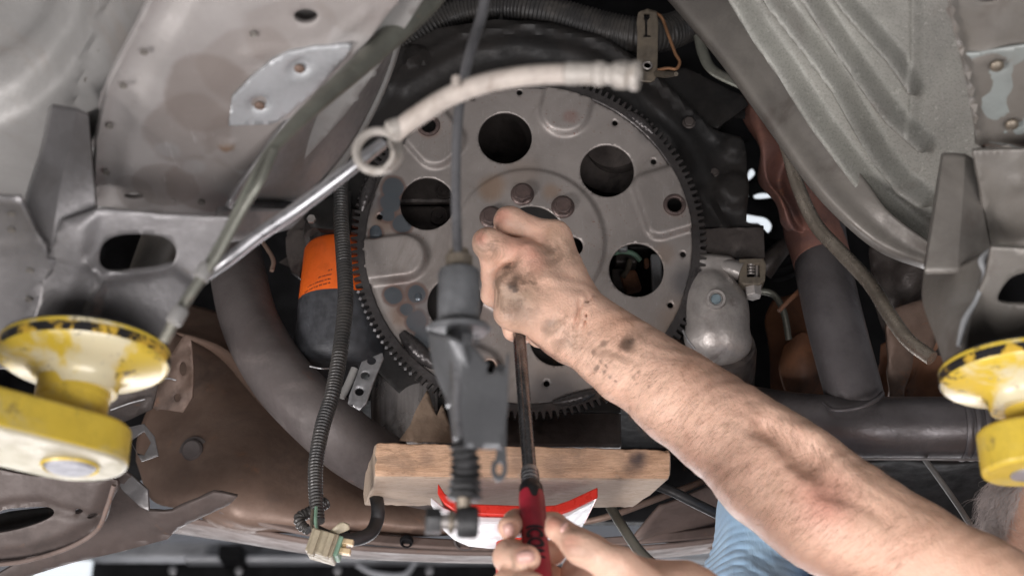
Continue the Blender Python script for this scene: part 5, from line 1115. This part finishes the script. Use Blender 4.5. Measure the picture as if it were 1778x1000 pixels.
for a_ in ([(836, 906), (850, 900), (858, 907), (870, 902), (876, 912), (862, 918), (846, 914)],):
    pass

# ================================================================== SCREWDRIVER
sdv = thing('screwdriver', 'long screwdriver with black steel shaft and dark red handle held in both hands', 'screwdriver', P(925, 860, -.30))
p0, p1, p2 = np.array(P(893, 470, -.125)), np.array(P(921, 838, -.262)), None
ax = p1-p0; Ls = np.linalg.norm(ax); ax /= Ls
rs_ = 12.5*SC(921, 800, -.25)
lathe('shaft', [(rs_*.5, -.06), (rs_*1.0, -.02), (rs_*1.0, Ls)], p0, ax, m_shaft, sdv, 16)
tube('shaft_flat', [tuple(p0+ax*(.0)+np.array([-rs_*.35, -rs_*.72, 0])), tuple(p0+ax*Ls*.995+np.array([-rs_*.35, -rs_*.72, 0]))], rs_*.42, m_shaft, sdv, 8, 2, world=True)
lathe('ferrule', [(rs_*1.15, Ls-.014), (rs_*1.25, Ls-.012), (rs_*1.25, Ls+.006)], p0, ax, m_bright, sdv, 24)
for k in range(3): lathe('ferrule_groove', [(rs_*1.27, Ls-.009+.004*k), (rs_*1.31, Ls-.008+.004*k), (rs_*1.27, Ls-.007+.004*k)], p0, ax, m_shaft, sdv, 24)
hb = p0+ax*(Ls+.002); hu = SC(930, 900, -.30)
lathe('handle_cap', [(rs_*1.2, -.002), (17*hu, .0), (22*hu, .004), (22.5*hu, .012), (23*hu, .024), (.001, .024)], hb, ax, m_blackp, sdv, 40)
lathe('handle', [(22.6*hu, .011), (23.4*hu, .014), (24*hu, .03), (23.6*hu, .045), (23*hu, .06), (24.5*hu, .08), (25*hu, .10), (24*hu, .13), (18*hu, .142), (.0001, .146)], hb, ax, m_hand_red, sdv, 44)
# black tongue of the cap reaching down onto the red grip
tg = []; ru = 23.9*hu
u, v, w = axes(ax)
def onhandle(ang, h, r): return hb+ax*h+r*(np.array([math.sin(ang), 0, 0])+np.cross(ax, [1, 0, 0])*math.cos(ang)*(1 if np.cross(ax, [1, 0, 0])[1] < 0 else -1))
V = []; F = []
for i in range(13):
    a_ = -.62+1.24*i/12+.15; dep = .012+.010*math.exp(-((a_-.15)/.33)**4)
    V += [onhandle(a_, .010, ru*1.012), onhandle(a_, dep, ru*1.012)]
for i in range(12): F.append((2*i, 2*i+1, 2*i+3, 2*i+2))
mk('cap_tongue', V, F, m_blackp, sdv)
# maker's lettering running down the grip
cu = bpy.data.curves.new('lettering', 'FONT'); cu.body = 'ICON'; cu.size = 1; cu.offset = .045; cu.space_character = 1.12; to = bpy.data.objects.new('tmp', cu); COL.objects.link(to)
dg = bpy.context.evaluated_depsgraph_get(); tm = bpy.data.meshes.new_from_object(to.evaluated_get(dg)); bpy.data.objects.remove(to)
bm = bmesh.new(); bm.from_mesh(tm); bmesh.ops.triangulate(bm, faces=bm.faces[:])
for _ in range(2): bmesh.ops.subdivide_edges(bm, edges=[e for e in bm.edges if e.calc_length() > .06], cuts=1); bmesh.ops.triangulate(bm, faces=bm.faces[:])
tv = np.array([v.co[:] for v in bm.verts]); tf = [[v.index for v in f.verts] for f in bm.faces]; bm.free()
sx = (tv[:, 0].max()-tv[:, 0].min()); px_ = (tv[:, 0]-tv[:, 0].min())/sx; py_ = tv[:, 1]/.72
Lt = 66*hu/math.cos(.25)*1.0
V = [onhandle(.62-(1.2*(1-q)), .052+p_*Lt*1.12, 25.2*hu) for p_, q in zip(px_, py_)]
mk('lettering', V, tf, m_text, sdv, smooth=False)
# ================================================================== PERSON
per = thing('person', 'mechanic with bare hairy forearm across the picture, gripping the screwdriver with both hands, blue sleeve', 'person', P(1500, 1000, -.2))
prims = []
# forearm and upper arm
arm = [(1000, 565, -.185, 50), (1050, 590, -.19, 52), (1110, 640, -.20, 62), (1180, 692, -.21, 72), (1260, 749, -.22, 80), (1340, 808, -.23, 88), (1420, 864, -.24, 89), (1500, 920, -.25, 88), (1600, 972, -.26, 82), (1700, 1025, -.26, 86), (1800, 1085, -.24, 96), (1900, 1150, -.2, 110)]
for a, b in zip(arm[:-1], arm[1:]): prims.append(rc(a, b, .02))
prims += [rc((1100, 600, -.19, 30), (1250, 690, -.21, 34), .018), rc((1290, 718, -.24, 40), (1400, 790, -.255, 44), .012), rc((1400, 790, -.255, 44), (1500, 862, -.26, 36), .010), rc((1500, 862, -.26, 36), (1600, 920, -.265, 38), .014),
          rc((1330, 842, -.23, 56), (1420, 899, -.245, 60), .03), rc((1420, 899, -.245, 60), (1500, 940, -.25, 50), .03), rc((1030, 545, -.20, 26), (1085, 580, -.21, 26), .012), rc((985, 590, -.19, 26), (1060, 653, -.20, 24), .02)]
# furrows between the forearm muscles
prims += [rc((1330, 745, -.266, 6), (1400, 790, -.279, 8), .02, True), rc((1400, 790, -.279, 8), (1452, 838, -.2935, 9), .02, True), rc((1452, 838, -.2935, 9), (1540, 890, -.300, 6), .018, True)]
# shoulder, neck and head (mostly outside the photograph)
prims += [rc((1900, 1150, -.2, 110), (1960, 1180, -.12, 140), .03), rc((1960, 1160, -.1, 90), (1910, 1040, -.06, 90), .03)]
hc = P(1868, 930, -.03); hs_ = SC(1868, 930, -.03)
prims += [ellp(hc, (.078, .095, .105), .01), ellp(hc+np.array([-.045, -.01, -.05]), (.045, .055, .05), .02), rcone(hc+np.array([-.075, -.02, -.005]), hc+np.array([-.098, -.03, -.025]), .010, .012, .012)]
prims += [rcone(hc+np.array([.02, -.078, -.01]), hc+np.array([.015, -.088, .03]), .010, .014, .006)]
# back of the hand
prims += [rc((1015, 560, -.185, 44), (962, 416, -.178, 27), .014), rc((1010, 565, -.19, 44), (916, 446, -.188, 28), .014), rc((1005, 575, -.187, 42), (892, 492, -.19, 27), .014), rc((1000, 590, -.18, 34), (888, 540, -.185, 26), .014),
          rc((955, 500, -.165, 46), (985, 555, -.175, 46), .02), rc((930, 545, -.165, 34), (985, 590, -.175, 30), .012)]
# knuckles, tendons
prims += [rc((964, 404, -.190, 17), (968, 412, -.188, 17), .012), rc((913, 438, -.203, 17), (918, 444, -.20, 17), .012), rc((880, 488, -.203, 16), (885, 494, -.20, 16), .012),
          rc((966, 416, -.187, 9), (1015, 530, -.202, 6), .016), rc((922, 450, -.200, 9), (1000, 545, -.206, 6), .016), rc((892, 500, -.199, 8), (990, 565, -.203, 6), .016), rc((892, 484, -.193, 25), (888, 545, -.188, 24), .012)]
# thumb on the far side
prims += [rc((1000, 590, -.165, 32), (940, 575, -.135, 25), .014), rc((940, 575, -.135, 25), (905, 540, -.10, 20), .008), rc((905, 540, -.10, 20), (896, 500, -.095, 17), .006)]
# index finger
prims += [rc((960, 414, -.182, 26), (884, 384, -.190, 22.5), .009), rc((884, 384, -.190, 23.5), (886, 388, -.187, 23.5), .008), rc((884, 384, -.19, 21), (872, 408, -.155, 19), .005), rc((872, 408, -.155, 18), (905, 424, -.12, 16), .004)]
# middle finger
prims += [rc((912, 446, -.19, 25), (848, 422, -.205, 24), .0065), rc((846, 421, -.205, 25), (847, 424, -.203, 25), .006), rc((848, 424, -.203, 22), (856, 476, -.178, 19), .0045), rc((856, 476, -.178, 19), (890, 488, -.14, 16), .004)]
# ring finger
prims += [rc((886, 492, -.188, 22), (862, 478, -.180, 20), .005), rc((858, 482, -.178, 21), (854, 512, -.160, 19), .004), rc((854, 512, -.160, 18), (882, 532, -.135, 16), .004)]
# little finger
prims += [rc((886, 540, -.187, 22), (880, 546, -.182, 20), .005), rc((880, 546, -.176, 18), (890, 574, -.158, 16), .004), rc((888, 576, -.165, 15), (912, 582, -.145, 14), .004)]
# skin folds over the finger joints, wrist and between the knuckles
def fold(pa, pb, r=2.2, k=.004):
    prims.append(rc((*pa, r), (*pb, r), k, True))
for a_, b_ in (((872, 366, -.2105), (880, 392, -.2125)), ((880, 362, -.211), (890, 392, -.213)), ((926, 378, -.2045), (918, 404, -.206)), ((838, 402, -.2285), (836, 436, -.2285)), ((830, 405, -.225), (829, 434, -.225)),
               ((893, 432, -.2165), (870, 458, -.217)), ((930, 404, -.2035), (905, 420, -.2135)), ((1010, 520, -.216), (990, 610, -.212)), ((1022, 512, -.214), (1012, 612, -.216)), ((905, 465, -.218), (890, 520, -.218))): fold(a_, b_)
# creases: knuckle folds and the valleys between fingers
prims += [rc((902, 462, -.2245, 3), (856, 480, -.2255, 2.5), .003, True), rc((864, 480, -.224, 2.5), (860, 528, -.208, 2.5), .003, True)]
# ---- lower hand holding the grip
prims += [rc((1180, 1050, -.29, 66), (1085, 1030, -.285, 55), .014), rc((1085, 1030, -.285, 55), (1000, 1040, -.275, 44), .014), rc((1090, 1000, -.30, 34), (1000, 990, -.265, 26), .012),
          rc((1145, 1040, -.31, 44), (1072, 984, -.335, 34), .012), rc((1072, 984, -.335, 33), (1005, 950, -.348, 26), .007), rc((1005, 950, -.348, 26), (966, 918, -.338, 19), .006), rc((966, 918, -.338, 19), (962, 908, -.334, 16), .004),
          rc((1100, 995, -.275, 26), (1030, 950, -.26, 22), .008), rc((1030, 950, -.26, 22), (960, 910, -.245, 20), .004), rc((960, 910, -.245, 20), (895, 905, -.258, 19), .004), rc((895, 905, -.258, 20), (884, 916, -.300, 20), .004),
          rc((960, 960, -.235, 22), (885, 962, -.255, 25), .004), rc((885, 962, -.255, 26), (884, 966, -.305, 27), .004), rc((884, 966, -.305, 27), (916, 969, -.336, 23), .004),
          rc((960, 1005, -.24, 24), (890, 1006, -.265, 25), .004), rc((890, 1006, -.265, 26), (884, 1012, -.315, 25), .004), rc((884, 1012, -.315, 26), (925, 1016, -.348, 23), .004),
          rc((960, 1050, -.25, 24), (895, 1056, -.28, 24), .004), rc((895, 1056, -.28, 24), (925, 1062, -.35, 20), .004)]
for a, b in (((1180, 1050, -.29, 66), (1330, 1130, -.28, 78)), ((1330, 1130, -.28, 78), (1560, 1240, -.26, 95)), ((1560, 1240, -.26, 95), (1900, 1240, -.16, 110)), ((1900, 1240, -.16, 110), (1960, 1180, -.12, 130))): prims.append(rc(a, b, .02))
def sdisp(X):
    return .00035*np.sin(X[:, 0]*210+3*np.sin(X[:, 2]*90))*np.sin(X[:, 2]*230+2*np.sin(X[:, 0]*70)) + .00015*np.sin(X[:, 0]*55+X[:, 2]*30)*np.sin(X[:, 2]*62-X[:, 0]*21)
SV, SF = sdf_mesh(prims, .0015, sdisp)
SV = SV.astype(np.float64)
from mathutils.bvhtree import BVHTree
_tree = BVHTree.FromPolygons([tuple(v) for v in SV], [tuple(int(i) for i in f) for f in SF])
def hit(px, py, y0):
    d = Vector(tuple(ray(px, py))).normalized(); r = _tree.ray_cast(Vector(tuple(CAM)), d)
    return np.array(r[0]) if r[0] is not None else P(px, py, y0)
def hitn(px, py):
    d = Vector(tuple(ray(px, py))).normalized(); r = _tree.ray_cast(Vector(tuple(CAM)), d)
    return (np.array(r[0]), np.array(r[1])) if r[0] is not None else (None, None)
m_skin = skin_mat(hit)
bd = bigmesh('body', SV, SF, m_skin, per)
sm = bd.modifiers.new('Smooth', 'SMOOTH'); sm.factor = .5; sm.iterations = 1
# nails on the lower hand
def nail(px, py, w, l, rot, n_hint=None):
    p, n = hitn(px, py)
    if p is None: return
    if n@(p-CAM) > 0: n = -n
    s = SC(px, py, p[1]); r = np.array([math.cos(rot), 0, math.sin(rot)]); t = r-n*(r@n); t /= np.linalg.norm(t); b = np.cross(n, t)
    V = []; F = []; m = 16
    for k, rr in enumerate((1.0, .8, .4, 0)):
        for i in range(m):
            a = 2*math.pi*i/m; x = math.copysign(abs(math.cos(a))**.75, math.cos(a))*l*s*rr; y = math.copysign(abs(math.sin(a))**.75, math.sin(a))*w*s*rr
            V.append(p+t*x+b*y+n*((.0021-(y/(w*s))**2*.0026-(x/(l*s))**2*.0010) if k else -.0030))
    for k in range(3):
        for i in range(m): F.append((k*m+i, k*m+(i+1) % m, (k+1)*m+(i+1) % m, (k+1)*m+i))
    mk('fingernail', V, F, m_nail, per, sharp=80)
nail(912, 966, 13, 17, .1); nail(884, 920, 11, 13, -1.3); nail(920, 1012, 11, 15, .1); nail(979, 914, 6, 13, -1.9)
# arm hair: fine strands rooted on the skin
m_hair = plain('arm_hair', (.16, .085, .045), .5, 0, .2, 50)
m_grey = plain('grey_hair', (.72, .66, .64), .45, 0, .25, 50)
def hairs(name, roots, dirs, L, r, mat, lab=None):
    cv = bpy.data.curves.new(name, 'CURVE'); cv.dimensions = '3D'; cv.bevel_depth = r; cv.bevel_resolution = 0; cv.resolution_u = 2
    for (p, n), d in zip(roots, dirs):
        l = L*(.55+.9*random.random()); s = cv.splines.new('POLY'); s.points.add(3)
        for k in range(4):
            f = k/3; q = p+d*l*f+n*(l*.28*math.sin(f*2.2)) + np.array([0, 0, -.15*l*f*f])
            s.points[k].co = (*q, 1); s.points[k].radius = 1-.8*f
    cv.materials.append(mat); o = bpy.data.objects.new(name, cv); COL.objects.link(o)
    dg = bpy.context.evaluated_depsgraph_get(); me = bpy.data.meshes.new_from_object(o.evaluated_get(dg)); bpy.data.objects.remove(o)
    V = np.zeros(len(me.vertices)*3); me.vertices.foreach_get('co', V)
    me.materials.clear(); me.materials.append(mat)
    base = wloc(per); oo = link(name, me, per, -base); oo['kind'] = 'stuff'; return oo
roots = []; dirs = []
rs = random.Random(11)
while len(roots) < 5200:
    t = rs.random(); t = t**.8
    cx = 985+t*620; cy = 545+t*400
    off = rs.uniform(-1, 1)
    px, py = cx+off*75+rs.gauss(0, 6), cy-off*78+rs.gauss(0, 6)
    dens = .35+.65*(1 if off > .1 else .4)
    if t > .8: dens *= .4
    if rs.random() > dens: continue
    p, n = hitn(px, py)
    if p is None: continue
    if n@(p-CAM) > 0: n = -n
    g = P(px-30, py+22+rs.gauss(0, 9), p[1])-P(px, py, p[1]) if off < .2 else P(px+12+rs.gauss(0, 8), py+24, p[1])-P(px, py, p[1])
    g = g-n*(g@n); g /= np.linalg.norm(g)+1e-9
    roots.append((p-n*.0008, n)); dirs.append(g)
hairs('arm_hair', roots, dirs, .0095, .00005, m_hair)
roots = []; dirs = []
while len(roots) < 1700:
    a = rs.uniform(-1, 1); py = rs.uniform(830, 935); px = 1712+rs.random()**1.4*max(14, 66-(py-850)*.4)
    p, n = hitn(px, py)
    if p is None or p[1] < -.16: continue
    if n@(p-CAM) > 0: n = -n
    d = np.array([-.45+rs.gauss(0, .45), rs.gauss(0, .4)-.2, -.7+rs.gauss(0, .35)]); d -= n*(d@n)*.7; d /= np.linalg.norm(d)
    roots.append((p, n)); dirs.append(d)
hairs('grey_hair', roots, dirs, .019, .00016, m_grey)

# blue garment with gathered hem, behind the arm
def blue(name, rows, nu=90, nv=110, amp=.0014, fr=70):
    R = np.array([cr(np.array(pts(r)), nu) for r in rows]); G = np.stack([cr(R[:, i], nv) for i in range(nu)], 1)
    V = G.reshape(-1, 3).copy(); t = np.repeat(np.linspace(0, 1, nv), nu)
    w = np.exp(-((t-.66)/.2)**2)
    ir = .35+.65*np.sin(V[:, 0]*47+V[:, 2]*33)**2; V[:, 1] -= w*ir*amp*.75*np.sin(V[:, 0]*330+4*np.sin(V[:, 2]*31+V[:, 0]*25)+V[:, 2]*330); V[:, 0] += w*amp*.6*np.sin(V[:, 2]*760+3*np.sin(V[:, 0]*60)); V[:, 1] -= w*ir*amp*.35*np.sin(V[:, 0]*760+V[:, 2]*610+3*np.sin(V[:, 0]*80))
    V[:, 1] -= (1-w)*.0016*np.sin(V[:, 0]*90+V[:, 2]*75)
    F = [(j*nu+i, j*nu+i+1, (j+1)*nu+i+1, (j+1)*nu+i) for j in range(nv-1) for i in range(nu-1)]
    o = mk(name, V, F, m_bluecloth, per, sharp=80); mod_solid(o, .002); return o
blue('shirt', [[(1262, 820, .0), (1285, 805, -.05), (1330, 800, -.06), (1400, 820, -.05), (1470, 860, .0)],
               [(1248, 880, .0), (1275, 868, -.07), (1330, 862, -.09), (1410, 880, -.08), (1480, 920, .0)],
               [(1244, 930, .0), (1272, 925, -.075), (1330, 925, -.10), (1400, 935, -.085), (1440, 970, .0)],
               [(1236, 962, .0), (1268, 960, -.08), (1320, 965, -.105), (1380, 968, -.09), (1425, 985, .0)],
               [(1214, 1000, .0), (1255, 1004, -.09), (1310, 1010, -.12), (1380, 1012, -.10), (1430, 1020, .0)],
               [(1180, 1060, .0), (1240, 1070, -.1), (1310, 1080, -.13), (1400, 1080, -.11), (1450, 1080, .0)]])
blue('shirt_hem', [[(1425, 965, -.05), (1450, 955, -.09), (1500, 960, -.10), (1560, 980, -.09)], [(1415, 985, -.05), (1445, 985, -.10), (1500, 990, -.11), (1570, 1010, -.09)], [(1405, 1030, -.05), (1440, 1040, -.10), (1500, 1050, -.11), (1580, 1060, -.09)]], 24, 20, .001)
tag(tube('red_handled_tool', [(1418, 965, -.04), (1425, 985, -.045), (1428, 1010, -.05)], [9, 10, 10], m_red, seg=14), 'sliver of a red handled tool between the two blue garment folds', 'tool')
plate('left_sleeve_core', [(1290, 900), (1420, 930), (1400, 1060), (1270, 1060)], const(.01), m_bluecloth, per, step=30)
